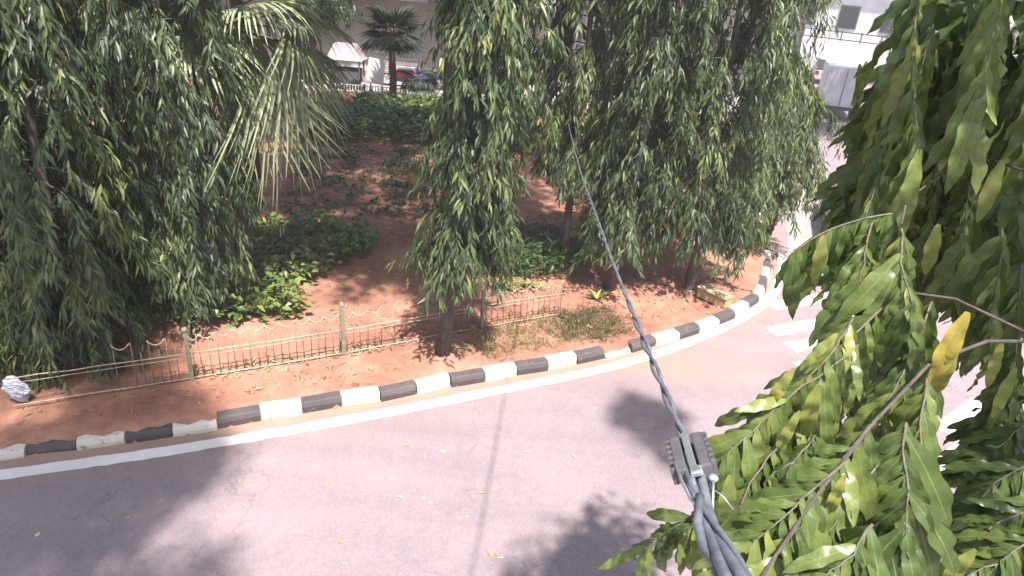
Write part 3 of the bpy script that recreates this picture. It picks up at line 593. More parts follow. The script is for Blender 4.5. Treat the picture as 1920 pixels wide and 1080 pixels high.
# forked second stem and dry shoots by the broad tree
g_ = ground(1285, 553, 0.135); t = thing('sapling', (g_[0]-0.03, g_[1]-0.12, 0.14), 'dry leafless shoots fanning out at the foot of the broad mast tree', 'sapling')
r = rng(15)
for k in range(9):
    a = r.uniform(-0.2, 0.9); b = MB(); b.tube([(0, 0, 0), (0.12*math.sin(a), 0.02, 0.16), (0.42*math.sin(a)+r.normal(0, 0.03), r.normal(0, 0.06), 0.45+r.uniform(-0.08, 0.08))], [0.008, 0.006, 0.003], 4); b.build('shoot', M['twig'], t)

# ------------------------------------------------------------------ background behind the garden
def plane_pt(px, py, Y):
    rr = _rt*(px-960)/F_PX-_up*(py-540)/F_PX+_fw; return _C+rr*(Y/rr[1])
YB = 33.5
t = thing('shop_building', (-6, YB, 0), 'cream shop building with roller shutter behind the garden railing', 'building')
b = MB(); b.box((-2, 2.0, 2.6), (18, 3.6, 5.2)); b.build('wall', M['cream'], t)
x0 = plane_pt(703, 120, YB)[0]+6; x1 = plane_pt(800, 120, YB)[0]+6
b = MB(); b.box(((x0+x1)/2, 0.17, 1.05), (x1-x0+0.1, 0.06, 2.1)); sh = b.build('shutter', M['shutter'], t)
for k in range(9): b = MB(); b.box(((x0+x1)/2, 0.115, 0.16+0.22*k), (x1-x0, 0.05, 0.16), tilt=(0.25, 'X')); b.build('slat', M['shutter'], sh)
b = MB(); b.box(((x0+x1)/2-0.5, 0.15, 2.55), (x1-x0-0.6, 0.10, 0.6)); b.build('fascia', M['orange'], t)
b = MB(); b.box((-2, -0.35, 3.75), (18.4, 1.5, 0.14)); b.build('awning', M['darkwall'], t)
for k, xx in enumerate((-8.5, -5.2, 4.2)):
    b = MB(); b.box((xx, 0.17, 1.05), (1.6, 0.06, 2.1)); dd = b.build('door', M['darkwall'], t); b = MB(); b.box((xx, 0.13, 2.12), (1.8, 0.08, 0.1)); b.build('frame', M['white'], dd)
rail_ = thing('white_railing', (-5, 28.9, 0), 'low white picket railing at the far edge of the garden', 'railing')
for z in (0.12, 0.36): b = MB(); b.box((-1.0, 0, 0.1+z), (9, 0.03, 0.03)); b.build('rail', M['white'], rail_)
b = MB()
for k in range(75): b.box((-5.4+k*0.12, 0, 0.27), (0.035, 0.02, 0.34))
b.build('picket', M['white'], rail_)['kind'] = 'stuff'
for k in range(6): b = MB(); b.box((-5.4+k*1.75, 0, 0.28), (0.07, 0.07, 0.5)); b.build('post', M['darkwall'], rail_)
# vendor cart with a pale roof
p = ground(645, 172); t = thing('vendor_cart', (p[0], p[1]+0.6, 0), 'small vendor cart with pale pink roof behind the white railing', 'cart')
b = MB(); b.prism([(-0.75, -0.5), (0.75, -0.5), (0.75, 0.5), (-0.75, 0.5)], 1.35, 1.95, [(-0.45, -0.25), (0.45, -0.25), (0.45, 0.3), (-0.45, 0.3)]); b.build('roof', M['pinkwhite'], t)
b = MB(); b.box((0, 0, 1.33), (1.6, 1.1, 0.05)); b.build('eave', M['white'], t)
b = MB(); b.box((0, 0, 0.62), (1.2, 0.7, 0.6)); b.build('body', M['darkwall'], t)
for sx in (-0.65, 0.65):
    for sy in (-0.42, 0.42): b = MB(); b.box((sx, sy, 0.92), (0.05, 0.05, 0.8)); b.build('post', M['darkwall'], t)
for sx in (-0.45, 0.45): b = MB(); b.tube([(sx, -0.42, 0.27), (sx, -0.36, 0.27)], 0.26, 14); b.build('wheel', M['rubber'], t)
p = ground(706, 176); t = thing('sign_board', (p[0], p[1], 0), 'blank white board leaning between the cart and the motorbike', 'board')
b = MB(); b.box((0, 0, 0.95), (0.72, 0.05, 1.05), 0.0, tilt=(0.12, 'Y')); b.build('panel', M['white'], t)
for sx in (-0.25, 0.25): b = MB(); b.box((sx, 0.03, 0.25), (0.05, 0.05, 0.5)); b.build('leg', M['darkwall'], t)
p = ground(608, 178); b = MB(); r = rng(8); xs = np.linspace(-0.3, 0.3, 10); zs = np.linspace(0.15, 1.25, 8)
V = [(x, 0.05*math.sin(x*23)+0.02*z, z) for z in zs for x in xs]+[(x, 0.05*math.sin(x*23)+0.02*z+0.015, z) for z in zs for x in xs]; n_ = 80
b.add(V, [(j*10+i, j*10+i+1, j*10+i+11, j*10+i+10) for j in range(7) for i in range(9)]+[(n_+j*10+i+10, n_+j*10+i+11, n_+j*10+i+1, n_+j*10+i) for j in range(7) for i in range(9)]); b.tube([(-0.4, 0.02, 1.26), (0.4, 0.02, 1.26)], 0.02, 6); b.tube([(-0.36, 0.05, 0), (-0.36, 0.05, 1.26)], 0.02, 6); b.tube([(0.36, 0.05, 0), (0.36, 0.05, 1.26)], 0.02, 6)
o = b.build('hanging_cloth', M['white']); o.location = (p[0], p[1], 0); tag(o, 'white cloth hung on a frame left of the vendor cart', 'cloth')
def motorbike(px, label, body, rz=0.0, dy=0.0, dims=1.0):
    p = ground(*px); t = thing('motorbike', (p[0], p[1]+dy, 0), label, 'motorbike', rz=rz)
    for sx in (-0.6, 0.6):
        a = np.arange(19)*2*math.pi/18; b = MB(); b.tube(np.stack([sx+0.25*np.cos(a), 0*a, 0.29+0.25*np.sin(a)], 1), 0.042, 6, cap=False); wh = b.build('wheel', M['rubber'], t, smooth=True)
        b = MB(); b.tube([(sx, -0.05, 0.29), (sx, 0.05, 0.29)], 0.06, 8)
        for k in range(5): b.tube([(sx, 0, 0.29), (sx+0.22*math.cos(k*1.2566), 0, 0.29+0.22*math.sin(k*1.2566))], 0.012, 4)
        b.build('rim', M['steel'], wh)
    b = MB(); b.prism([(-0.55, -0.11), (0.3, -0.09), (0.3, 0.09), (-0.55, 0.11)], 0.42, 0.72, [(-0.75, -0.1), (0.15, -0.07), (0.15, 0.07), (-0.75, 0.1)]); b.prism([(0.25, -0.16), (0.45, -0.14), (0.45, 0.14), (0.25, 0.16)], 0.3, 0.95, [(0.36, -0.1), (0.46, -0.1), (0.46, 0.1), (0.36, 0.1)]); b.build('fairing', body, t, bevel=0.02)
    b = MB(); b.box((-0.28, 0, 0.76), (0.72, 0.24, 0.09)); b.build('seat', M['black'], t, bevel=0.03)
    b = MB(); b.box((-0.1, 0, 0.34), (0.5, 0.18, 0.22)); b.build('engine', M['black'], t, bevel=0.02)
    b = MB(); b.tube([(0.6, 0, 0.29), (0.42, 0, 0.9)], 0.03, 6); b.build('fork', M['steel'], t)
    b = MB(); b.tube([(0.3, -0.32, 1.02), (0.42, -0.12, 0.97), (0.42, 0.12, 0.97), (0.3, 0.32, 1.02)], 0.016, 6); hb = b.build('handlebar', M['black'], t)
    for sy in (-1, 1): b = MB(); b.tube([(0.38, 0.2*sy, 1.0), (0.36, 0.26*sy, 1.16)], 0.008, 4); b.sphere((0.36, 0.28*sy, 1.2), 0.055, 8, 6, (0.3, 1, 0.7)); b.build('mirror', M['black'], hb)
    b = MB(); b.sphere((0.47, 0, 0.86), 0.08, 10, 8, (0.6, 1, 1)); b.build('headlight', M['glass'], t, smooth=True)
    return t
motorbike((742, 168), 'parked dark red motorbike behind the round-crowned palm', M['red'], math.pi, 0.9)
motorbike((795, 172), 'parked blue motorbike behind the short dark palm', M['blue'], math.pi+0.2, 0.7)
# left house
t = thing('brick_house', (-21, 27, 0), 'dark maroon house half hidden at the top left', 'house')
b = MB(); b.box((0, 3, 2.5), (12, 6, 5)); b.build('wall', M['maroon'], t)
b = MB(); b.prism([(-6.6, -0.8), (6.6, -0.8), (6.6, 6.8), (-6.6, 6.8)], 5.0, 7.2, [(-6.6, 2.8), (6.6, 2.8), (6.6, 3.2), (-6.6, 3.2)]); b.build('roof', M['roof'], t)
for xx in (-3, 0.5, 4): b = MB(); b.box((xx, -0.03, 2.3), (1.4, 0.12, 1.3)); wv = b.build('window', M['white'], t); b = MB(); b.box((xx, -0.08, 2.3), (1.2, 0.06, 1.1)); b.build('pane', M['glass'], wv)
# thin leaning pole the cable runs to
p = ground(1058, 262); t = thing('utility_pole', (p[0], p[1], 0), 'dark thin leaning pole far behind the mast trees', 'pole')
b = MB(); b.tube([(0, 0, 0), (0.12, 0, 2.2), (0.34, 0, 7.5)], [0.10, 0.09, 0.07], 10); b.build('shaft', M['pole'], t, smooth=True)
b = MB(); b.box((0.16, -0.12, 3.1), (0.22, 0.18, 0.4)); b.build('junction_box', M['darkwall'], t)
# pale building behind the pole and beyond the road on the right
t = thing('pale_house', (6, 40, 0), 'pale wall of a house showing through gaps between the mast trees', 'house')
b = MB(); b.box((0, 3, 2.6), (16, 6, 5.2)); b.build('wall', M['cream'], t)
b = MB(); b.box((0, -0.3, 5.3), (16.6, 7, 0.2)); b.build('roof', M['darkwall'], t)
for xx in (-5.5, -2, 1.5, 5): b = MB(); b.box((xx, -0.03, 1.9), (1.5, 0.12, 1.5)); wv = b.build('window', M['white'], t); b = MB(); b.box((xx, -0.08, 1.9), (1.3, 0.06, 1.3)); b.build('pane', M['glass'], wv)
A = np.array([17.5, 62.0]); Bq = np.array([32.0, 50.0]); dv = Bq-A; L = np.linalg.norm(dv); rz = math.atan2(dv[1], dv[0])
t = thing('boundary_wall', (*((A+Bq)/2), 0), 'white boundary wall topped by a dark railing across the far road', 'wall', rz=rz)
b = MB(); b.box((0, 0, 0.9), (L*1.8, 0.25, 1.8)); b.build('base', M['limewash'], t)
for z in (1.95, 2.5): b = MB(); b.box((0, 0, z), (L*1.8, 0.06, 0.07)); b.build('rail', M['pole'], t)
for k in range(24): b = MB(); b.box((-L*0.9+k*L*1.8/23, 0, 2.2), (0.08, 0.08, 0.75)); b.build('baluster', M['pole'], t)
t = thing('white_building', (*((A+Bq)/2+np.array([4.5, 9])), 0), 'bright white building beyond the boundary wall', 'building', rz=rz)
b = MB(); b.box((0, 0, 3.5), (26, 8, 7)); b.build('wall', M['limewash'], t)
b = MB(); b.box((0, -0.2, 7.1), (27, 9, 0.25)); b.build('roof', M['darkwall'], t)
for k in range(7): b = MB(); b.box((-10.5+k*3.5, -4.02, 3.4), (1.6, 0.1, 1.8)); wv = b.build('window', M['darkwall'], t); b = MB(); b.box((-10.5+k*3.5, -4.06, 3.4), (1.4, 0.08, 1.6)); b.build('pane', M['glass'], wv)

# white box truck on the far road
def wheels(t, spots, rad, wd, axis='x'):
    for (x, y) in spots:
        b = MB(); b.tube([(x, y-wd/2, rad), (x, y+wd/2, rad)], rad, 16); wh = b.build('wheel', M['rubber'], t, bevel=0.02)
        b = MB(); b.tube([(x, y-wd/2-0.012, rad), (x, y+wd/2+0.012, rad)], rad*0.6, 12); b.build('rim', M['steel'], wh)
p = ground(1553, 222); hd = math.atan2(20, 6.6)
t = thing('box_truck', (p[0]+0.8, p[1]+1.6, 0), 'white box truck driving away on the far road', 'truck', rz=hd)
b = MB(); b.box((-0.6, 0, 1.5), (3.0, 1.7, 1.75)); cb = b.build('cargo_box', M['fleet'], t, bevel=0.03)
b = MB(); b.box((-2.115, 0, 1.5), (0.03, 0.02, 1.6)); b.build('door_seam', M['darkwall'], cb)
b = MB(); b.prism([(0.95, -0.8), (2.3, -0.8), (2.3, 0.8), (0.95, 0.8)], 0.5, 1.95, [(0.95, -0.75), (1.9, -0.72), (1.9, 0.72), (0.95, 0.75)]); b.build('cab', M['fleet'], t, bevel=0.05)
b = MB(); b.box((2.03, 0, 1.55), (0.06, 1.3, 0.55), tilt=(-0.28, 'Y')); b.build('windscreen', M['glass'], t)
b = MB(); b.box((0, 0, 0.55), (4.2, 0.9, 0.14)); b.build('chassis', M['black'], t)
b = MB(); b.box((-2.1, 0, 0.55), (0.1, 1.6, 0.14)); b.build('bumper', M['black'], t)
for sy in (-0.65, 0.65): b = MB(); b.box((-2.16, sy, 0.6), (0.04, 0.2, 0.1)); b.build('tail_light', M['red'], t)
wheels(t, [(-1.4, -0.72), (-1.4, 0.72), (1.6, -0.72), (1.6, 0.72)], 0.36, 0.24)
def car(loc, rz, label, paint_):
    t = thing('parked_car', loc, label, 'car', rz=rz)
    b = MB(); b.prism([(-1.95, -0.8), (1.95, -0.75), (1.95, 0.75), (-1.95, 0.8)], 0.28, 0.85, [(-1.9, -0.78), (1.85, -0.7), (1.85, 0.7), (-1.9, 0.78)]); b.build('body', paint_, t, bevel=0.07)
    b = MB(); b.prism([(-1.85, -0.74), (1.0, -0.72), (1.0, 0.72), (-1.85, 0.74)], 0.84, 1.46, [(-1.55, -0.6), (0.25, -0.6), (0.25, 0.6), (-1.55, 0.6)]); b.build('cabin', M['glass'], t, bevel=0.04)
    b = MB(); b.prism([(-1.57, -0.63), (0.28, -0.63), (0.28, 0.63), (-1.57, 0.63)], 1.45, 1.52); b.build('roof', paint_, t, bevel=0.02)
    for sy in (-0.62, 0.62):
        for xx in (-1.2, -0.2): b = MB(); b.tube([(xx, sy*1.14, 0.85), (xx, sy*0.97, 1.46)], 0.04, 4); b.build('pillar', paint_, t)
        b = MB(); b.box((1.9, sy*0.85, 0.66), (0.06, 0.32, 0.16)); b.build('headlight', M['steel'], t, bevel=0.02)
        b = MB(); b.box((-1.93, sy*1.0, 0.72), (0.05, 0.22, 0.22)); b.build('tail_light', M['red'], t, bevel=0.02)
    wheels(t, [(-1.25, -0.72), (-1.25, 0.72), (1.25, -0.72), (1.25, 0.72)], 0.31, 0.2)
    return t
car((8.6, 16.2, 0), math.atan2(20, 6.6), 'white car at the junction half hidden behind the near leaves', M['fleet'])
car((19.3, 46.0, 0), math.atan2(20, 6.6), 'pinkish car far along the road left of the truck', M['pinkwhite'])
motorbike((1462, 480), 'motorbike with red tail standing by the pale pavement at the corner', M['red'], 1.2, 1.0)
# far trees that close the view
for i, (x, y, cz, cr_, ch_, lab, tn) in enumerate([(-9.5, 31, 4.5, 2.4, 2.0, 'dark leafy tree in front of the cream shop building', 0.05), (-16, 24, 4.6, 3.0, 2.4, 'dark leafy tree in front of the maroon house', 0.1), (-2.2, 31.5, 4.8, 2.6, 2.2, 'dark leafy tree right of the roller shutter', 0.08),
        (24.5, 46, 3.4, 2.0, 1.6, 'green tree beyond the truck in front of the boundary wall', 0.4), (27, 34, 5, 4, 3, 'leafy tree on the far side of the road at right', 0.25), (20, 74, 7, 6, 4, 'tree standing between the white building and the pale house', 0.2), (-14, 46, 6, 5, 4, 'large tree behind the cream shop building', 0.15), (3, 56, 7, 6, 4.5, 'large tree behind the pale house', 0.15)]):
    shade_tree(x, y, cz-ch_*0.7, (cz, cr_, ch_), 200+i, lab, 3200, (0.22, 0.42), 'leafy_tree', 0.16, tn, z0=0)

# ------------------------------------------------------------------ trees on the near side of the road (their shade falls on the asphalt)
shade_tree(-3.6, -1.2, 8.0, (12.6, 1.7, 2.2), 94, 'second tall tree added unseen behind the camera post to shade the verge at left', 6500, z0=0, off=(-0.1, 2.4))  # added out of view to shade the left verge and kerb
shade_tree(-2.5, 0.1, 8.0, (12.4, 1.7, 2.3), 91, 'tall tree behind the camera post, only its shade on the asphalt in view', 6500, z0=0)
shade_tree(4.5, 1.4, 7.0, (11.6, 0.55, 1.5), 93, 'slim tall tree at the near verge, its shade on the asphalt by the cable', 800, z0=0, off=(-0.6, 1.25), tr=0.11)
mast_tree(4.55, 3.3, 7.6, 0.6, 0.85, 120, 92, 'dark mast tree low in the bottom right corner behind the near leaves', group='mast trees on the near verge', z0=0)

# ------------------------------------------------------------------ the near tree with big wavy leaves
TX, TY = 2.75, 0.55
near = thing('wavy_leaved_tree', (TX, TY, 0), 'near tree with long wavy-edged leaves filling the right side', 'tree')
N0 = np.array([TX, TY, 0.0])
zs = np.linspace(0, 8.2, 14); b = MB(); b.tube(np.stack([0.05*np.sin(zs), 0.05*np.cos(zs*0.8), zs], 1), 0.13*(1-0.8*zs/8.2)+0.01, 12); b.build('trunk', M['bark'], near, smooth=True)
TRUNK = lambda z: N0+np.array([0.05*math.sin(z), 0.05*math.cos(z*0.8), z])
NV = 8
def wavy_leaf(seed):
    r = rng(seed); ns = 15; v = []; ac = []; al = []; amp = r.uniform(0.03, 0.055); nw = r.uniform(2.6, 3.8); ph = r.random(2)*6; wd = r.uniform(0.165, 0.23); curve = r.uniform(0.05, 0.30)
    for i in range(ns):
        t = i/(ns-1); w_ = wd*0.5*(math.sin(math.pi*min(1, t*0.93+0.05))**0.75)*(1 if t < 0.999 else 0.05)
        z = -curve*t*t+0.04*math.sin(t*3)
        for j, sgn in ((0, 1), (1, 0), (2, -1)):
            wav = amp*math.sin(t*nw*2*math.pi+ph[0 if sgn > 0 else 1])*abs(sgn)*min(1, 4*t*(1-t)+0.2)
            wj = w_*(1+0.09*math.sin(t*nw*2*math.pi+ph[0 if sgn > 0 else 1]+1.3))
            v.append((t, sgn*wj, z+abs(sgn)*(0.22*w_)+wav)); ac.append(abs(sgn)); al.append(t)
    c = []
    for i in range(ns-1): q = i*3; c += [q, q+1, q+4, q+3, q+1, q+2, q+5, q+4]
    return np.array(v), np.array(c), np.full((ns-1)*2, 4), np.array(ac, float), np.array(al)
SHAPES = [wavy_leaf(300+k) for k in range(NV)]
LEAVES = []                                   # (3x4 frame, variant, tint, tree-ness)
def put_leaf(p, d, nrm, ln, tint, r):
    d = unit(d); s = unit(np.cross(nrm, d)); u = np.cross(d, s)
    LEAVES.append((p, d*ln, s*ln, u*ln, int(r.integers(NV)), float(np.clip(tint, 0, 1))))
TO_CAM = lambda p: unit(_C-p)
def spray(pts, n, ln, tint, seed, hang=0.8, spread=0.8, thick=0.0032, tsd=0.10, twig=True, face=0.8, follow=0.35):
    r = rng(seed); P = np.array([at(*q) for q in pts]); L = np.concatenate([[0], np.cumsum(np.linalg.norm(np.diff(P, axis=0), axis=1))])
    S = np.linspace(0, L[-1], 10); path = np.stack([np.interp(S, L, P[:, k]) for k in range(3)], 1)
    path[1:-1] += r.normal(0, 0.006, (8, 3)); path = (path+np.concatenate([path[:1], path[:-1]])+np.concatenate([path[1:], path[-1:]]))/3
    if twig:
        b = MB(); b.tube(path-N0, np.linspace(thick, thick*0.35, 10), 6); b.build('twig', M['twig'], near, smooth=True)
    n = int(n*1.35)
    for k in range(n):
        u = (k+r.uniform(0.1, 0.9))/n*9; i = min(int(u), 8); p = path[i]+(path[i+1]-path[i])*(u-i); tg = unit(path[i+1]-path[i])
        side = unit(np.cross(tg, TO_CAM(p)))*(1 if k % 2 else -1)
        d = side*spread*r.uniform(0.6, 1.2)+tg*follow+np.array([0, 0, -1.0])*(hang*1.25+0.2)*r.uniform(0.75, 1.3)+TO_CAM(p)*r.normal(0.0, 0.25)+r.normal(0, 0.13, 3)
        nrm = TO_CAM(p)*face+np.array([0, 0, 0.6])+r.normal(0, 0.34, 3)
        put_leaf(p, d, nrm, ln*1.12*r.uniform(0.6, 1.18), r.normal(tint+0.03, tsd+0.03), r)
    return path
def bough(pts, r0, r1): b = MB(); b.tube(np.array(pts)-N0, np.linspace(r0, r1, len(pts)), 7); b.build('branch', M['bark'], near, smooth=True)
# main boughs reach from the trunk into view
J1 = at(1950, 330, 1.9); J2 = at(1960, 640, 1.75); J3 = at(1800, 1150, 1.5); J4 = at(1850, -60, 2.2)
for J, z in ((J1, 5.0), (J2, 4.4), (J3, 3.9), (J4, 5.9)): bough([TRUNK(z), TRUNK(z)*0.5+J*0.5+np.array([0, 0, 0.1]), J], 0.045, 0.014)
bough([J2, at(1850, 640, 1.7), at(1745, 680, 1.62), at(1640, 790, 1.5), at(1530, 930, 1.42), at(1425, 1085, 1.34)], 0.0050, 0.0036)
bough([J2, at(1790, 560, 1.68), at(1640, 540, 1.7)], 0.004, 0.003)
bough([J1, at(1860, 300, 2.2), at(1760, 330, 2.1), at(1700, 375, 1.9), at(1690, 420, 1.74)], 0.004, 0.0025)
bough([J3, at(1700, 1100, 1.45), at(1560, 1090, 1.4)], 0.010, 0.006)
# sprays of big lit leaves
spray([(1640, 790, 1.5), (1530, 930, 1.42), (1425, 1085, 1.34)], 14, 0.165, 0.40, 401, 0.45, 0.9, 0.0036, face=1.0)
spray([(1690, 420, 1.72), (1690, 500, 1.66), (1715, 590, 1.62)], 20, 0.205, 0.42, 402, 1.1, 0.5)
spray([(1660, 570, 1.7), (1580, 655, 1.62), (1480, 715, 1.58), (1395, 800, 1.58)], 22, 0.14, 0.42, 403, 0.9, 0.7)
spray([(1680, 400, 1.85), (1600, 410, 1.83), (1540, 435, 1.8), (1480, 480, 1.75)], 19, 0.165, 0.34, 404, 1.1, 0.5)
spray([(1620, 640, 1.58), (1520, 720, 1.52), (1420, 790, 1.5), (1340, 870, 1.5)], 26, 0.155, 0.46, 405, 0.8, 0.8)
spray([(1600, 590, 1.6), (1560, 660, 1.55), (1500, 720, 1.52)], 12, 0.15, 0.66, 406, 1.0, 0.6, tsd=0.14)
spray([(1500, 860, 1.46), (1390, 925, 1.55), (1280, 975, 1.65), (1195, 1030, 1.7)], 34, 0.115, 0.45, 407, 0.95, 0.7)
spray([(1700, 780, 1.5), (1695, 880, 1.42), (1700, 1010, 1.36)], 16, 0.195, 0.30, 408, 0.8, 0.8, face=1.2)
spray([(1590, 860, 1.45), (1490, 950, 1.4), (1400, 1030, 1.38)], 14, 0.17, 0.36, 409, 0.5, 1.0, face=1.2)
spray([(1640, 980, 1.36), (1590, 1040, 1.33), (1540, 1100, 1.3)], 12, 0.17, 0.34, 410, 0.7, 0.9, face=1.1)
spray([(1750, 560, 1.75), (1710, 660, 1.7), (1660, 760, 1.62)], 18, 0.18, 0.34, 411, 1.0, 0.6)
spray([(1640, 410, 1.85), (1625, 470, 1.8), (1610, 540, 1.75)], 14, 0.17, 0.36, 412, 1.0, 0.6)
spray([(1480, 820, 1.5), (1420, 880, 1.48), (1380, 960, 1.45)], 14, 0.15, 0.40, 413, 0.9, 0.7)
spray([(1560, 780, 1.55), (1500, 850, 1.52), (1450, 900, 1.5)], 14, 0.16, 0.34, 414, 0.8, 0.8)
spray([(1420, 900, 1.5), (1340, 950, 1.55), (1270, 1010, 1.6)], 20, 0.12, 0.42, 415, 0.9, 0.7)
spray([(1460, 780, 1.52), (1390, 830, 1.52), (1335, 900, 1.54)], 16, 0.14, 0.44, 416, 0.9, 0.7)
spray([(1650, 860, 1.5), (1600, 940, 1.45), (1530, 1010, 1.42)], 14, 0.17, 0.42, 417, 0.9, 0.7)
spray([(1740, 700, 1.6), (1720, 800, 1.55), (1735, 900, 1.5)], 14, 0.17, 0.38, 418, 1.0, 0.6)
spray([(1530, 930, 1.5), (1450, 990, 1.48), (1380, 1070, 1.45)], 14, 0.15, 0.44, 419, 0.9, 0.7)
spray([(1700, 900, 1.5), (1640, 990, 1.46), (1600, 1080, 1.42)], 14, 0.18, 0.36, 420, 0.9, 0.7)
spray([(1560, 690, 1.55), (1500, 770, 1.55), (1440, 830, 1.55)], 12, 0.15, 0.5, 421, 1.0, 0.6)
# hanging curtain at the upper right
r = rng(42)
for k in range(15):
    x = 1610+k*23+r.uniform(-14, 14); y0 = r.uniform(-140, 160)+max(0, (1740-x))*2.2; d = r.uniform(1.8, 2.9); y1 = y0+r.uniform(180, 420); dx = r.uniform(-70, 60)
    spray([(x+30, y0, d+0.2), (x+dx*0.2, (y0+y1)/2-20, d), (x+dx, y1, d-0.15)], int(r.integers(11, 19)), 0.235, r.uniform(0.36, 0.56), 430+k, 1.4, 0.35, 0.0026, face=0.45, tsd=0.13)
for k, (x, y0, y1, d) in enumerate([(1880, 420, 640, 2.0), (1915, 480, 760, 2.1), (1820, 330, 500, 2.2), (1760, 280, 470, 2.3), (1850, 520, 620, 2.3), (1600, 290, 400, 2.6), (1640, 240, 400, 2.7)]):
    spray([(x, y0, d), (x-8, (y0+y1)/2, d), (x-20, y1, d-0.05)], 13, 0.20, 0.46, 460+k, 1.2, 0.5, 0.0026, face=0.5, tsd=0.14)
# corner clump, its shade put into a darker leaf tint
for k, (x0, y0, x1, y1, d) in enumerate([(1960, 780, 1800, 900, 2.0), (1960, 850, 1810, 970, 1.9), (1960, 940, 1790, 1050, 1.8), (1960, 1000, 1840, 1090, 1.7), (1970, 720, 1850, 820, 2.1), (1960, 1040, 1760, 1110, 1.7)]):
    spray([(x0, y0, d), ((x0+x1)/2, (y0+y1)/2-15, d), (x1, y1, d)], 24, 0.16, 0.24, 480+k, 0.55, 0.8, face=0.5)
# single yellowing leaves
r = rng(9)
for (x, y, d, ln, dx, tn) in [(1815, 585, 1.55, 0.20, -0.1, 1.0), (1795, 655, 1.6, 0.15, -0.1, 0.9), (1810, 180, 1.9, 0.22, 0.02, 0.84), (1855, 175, 1.9, 0.24, -0.05, 0.82), (1535, 720, 1.45, 0.155, 0.02, 0.86), (1490, 690, 1.48, 0.15, -0.35, 0.90), (1585, 890, 1.38, 0.14, -0.05, 0.88), (1545, 440, 1.72, 0.14, 0.1, 0.84), (1625, 115, 2.3, 0.16, 0.0, 0.72), (1640, 120, 2.3, 0.15, -0.3, 0.7), (1612, 120, 2.3, 0.15, 0.3, 0.7), (1690, 230, 2.1, 0.18, 0.05, 0.8), (1570, 625, 1.5, 0.12, -0.6, 0.76), (1370, 890, 1.38, 0.15, 0.12, 0.68), (1880, 640, 1.8, 0.16, 0.1, 0.86), (1905, 690, 1.85, 0.17, 0.0, 0.82), (1780, 1040, 1.45, 0.15, -0.4, 0.84), (1830, 1030, 1.5, 0.15, -0.3, 0.78), (1760, 420, 1.9, 0.17, 0.1, 0.8), (1880, 300, 2.0, 0.2, 0.0, 0.8), (1500, 770, 1.44, 0.13, -0.2, 0.8)]:
    p = at(x, y, d); put_leaf(p, np.array([0, 0, -1.0])+_rt*dx+TO_CAM(p)*0.1, TO_CAM(p)+np.array([0, 0, 0.3]), ln, tn, r)
# upper crown above the picture and leaves deeper inside: shade for the lower sprays
r = rng(17); NF = len(LEAVES)
for k in range(1000):
    a = r.random()*2*math.pi; q = r.random()**0.5; z = r.uniform(6.0, 7.7); rad = 1.4*(1-(z-6.0)/4.2)
    p = np.array([2.5+math.cos(a)*rad*q*0.75, 0.95+math.sin(a)*rad*q, z])
    put_leaf(p, r.normal(0, 0.6, 3)+np.array([0, 0, -0.9]), r.normal(0, 0.6, 3)+np.array([0, 0, 1.0]), r.uniform(0.17, 0.24), 0.35, r)
for k in range(1000):
    a = r.random()*2*math.pi; q = r.random()**0.5
    put_leaf(np.array([1.95+math.cos(a)*0.85*q, 1.75+math.sin(a)*0.95*q, r.uniform(6.25, 7.3)]), r.normal(0, 0.6, 3)+np.array([0, 0, -0.9]), r.normal(0, 0.6, 3)+np.array([0, 0, 1.0]), r.uniform(0.17, 0.24), 0.35, r)
bough([TRUNK(6.4), np.array([2.3, 1.2, 6.7]), np.array([1.8, 1.9, 6.8])], 0.03, 0.008)
def fill(poly, n, d0, d1, tint, ln, seed):
    r = rng(seed); xy = scatter(poly, n, r)
    for (x, y) in xy:
        p = at(x, y, r.uniform(d0, d1)); put_leaf(p, np.array([0, 0, -1.0])+r.normal(0, 0.5, 3), TO_CAM(p)*0.5+np.array([0, 0, 0.7])+r.normal(0, 0.5, 3), ln*r.uniform(0.8, 1.15), r.normal(tint, 0.1), r)
fill([(1610, 260), (1690, 90), (1740, -40), (1960, -40), (1960, 520), (1830, 520), (1720, 480), (1600, 420)], 1100, 2.3, 3.4, 0.26, 0.25, 501)  # deeper leaves tinted darker, standing in for shade inside the crown
fill([(1560, 470), (1640, 440), (1730, 560), (1720, 1000), (1560, 1080), (1420, 1040), (1400, 860), (1500, 720), (1600, 620)], 330, 1.85, 2.4, 0.2, 0.18, 502)
fill([(1850, 820), (1960, 760), (1960, 1100), (1800, 1100), (1820, 980)], 160, 2.2, 2.7, 0.16, 0.2, 503)
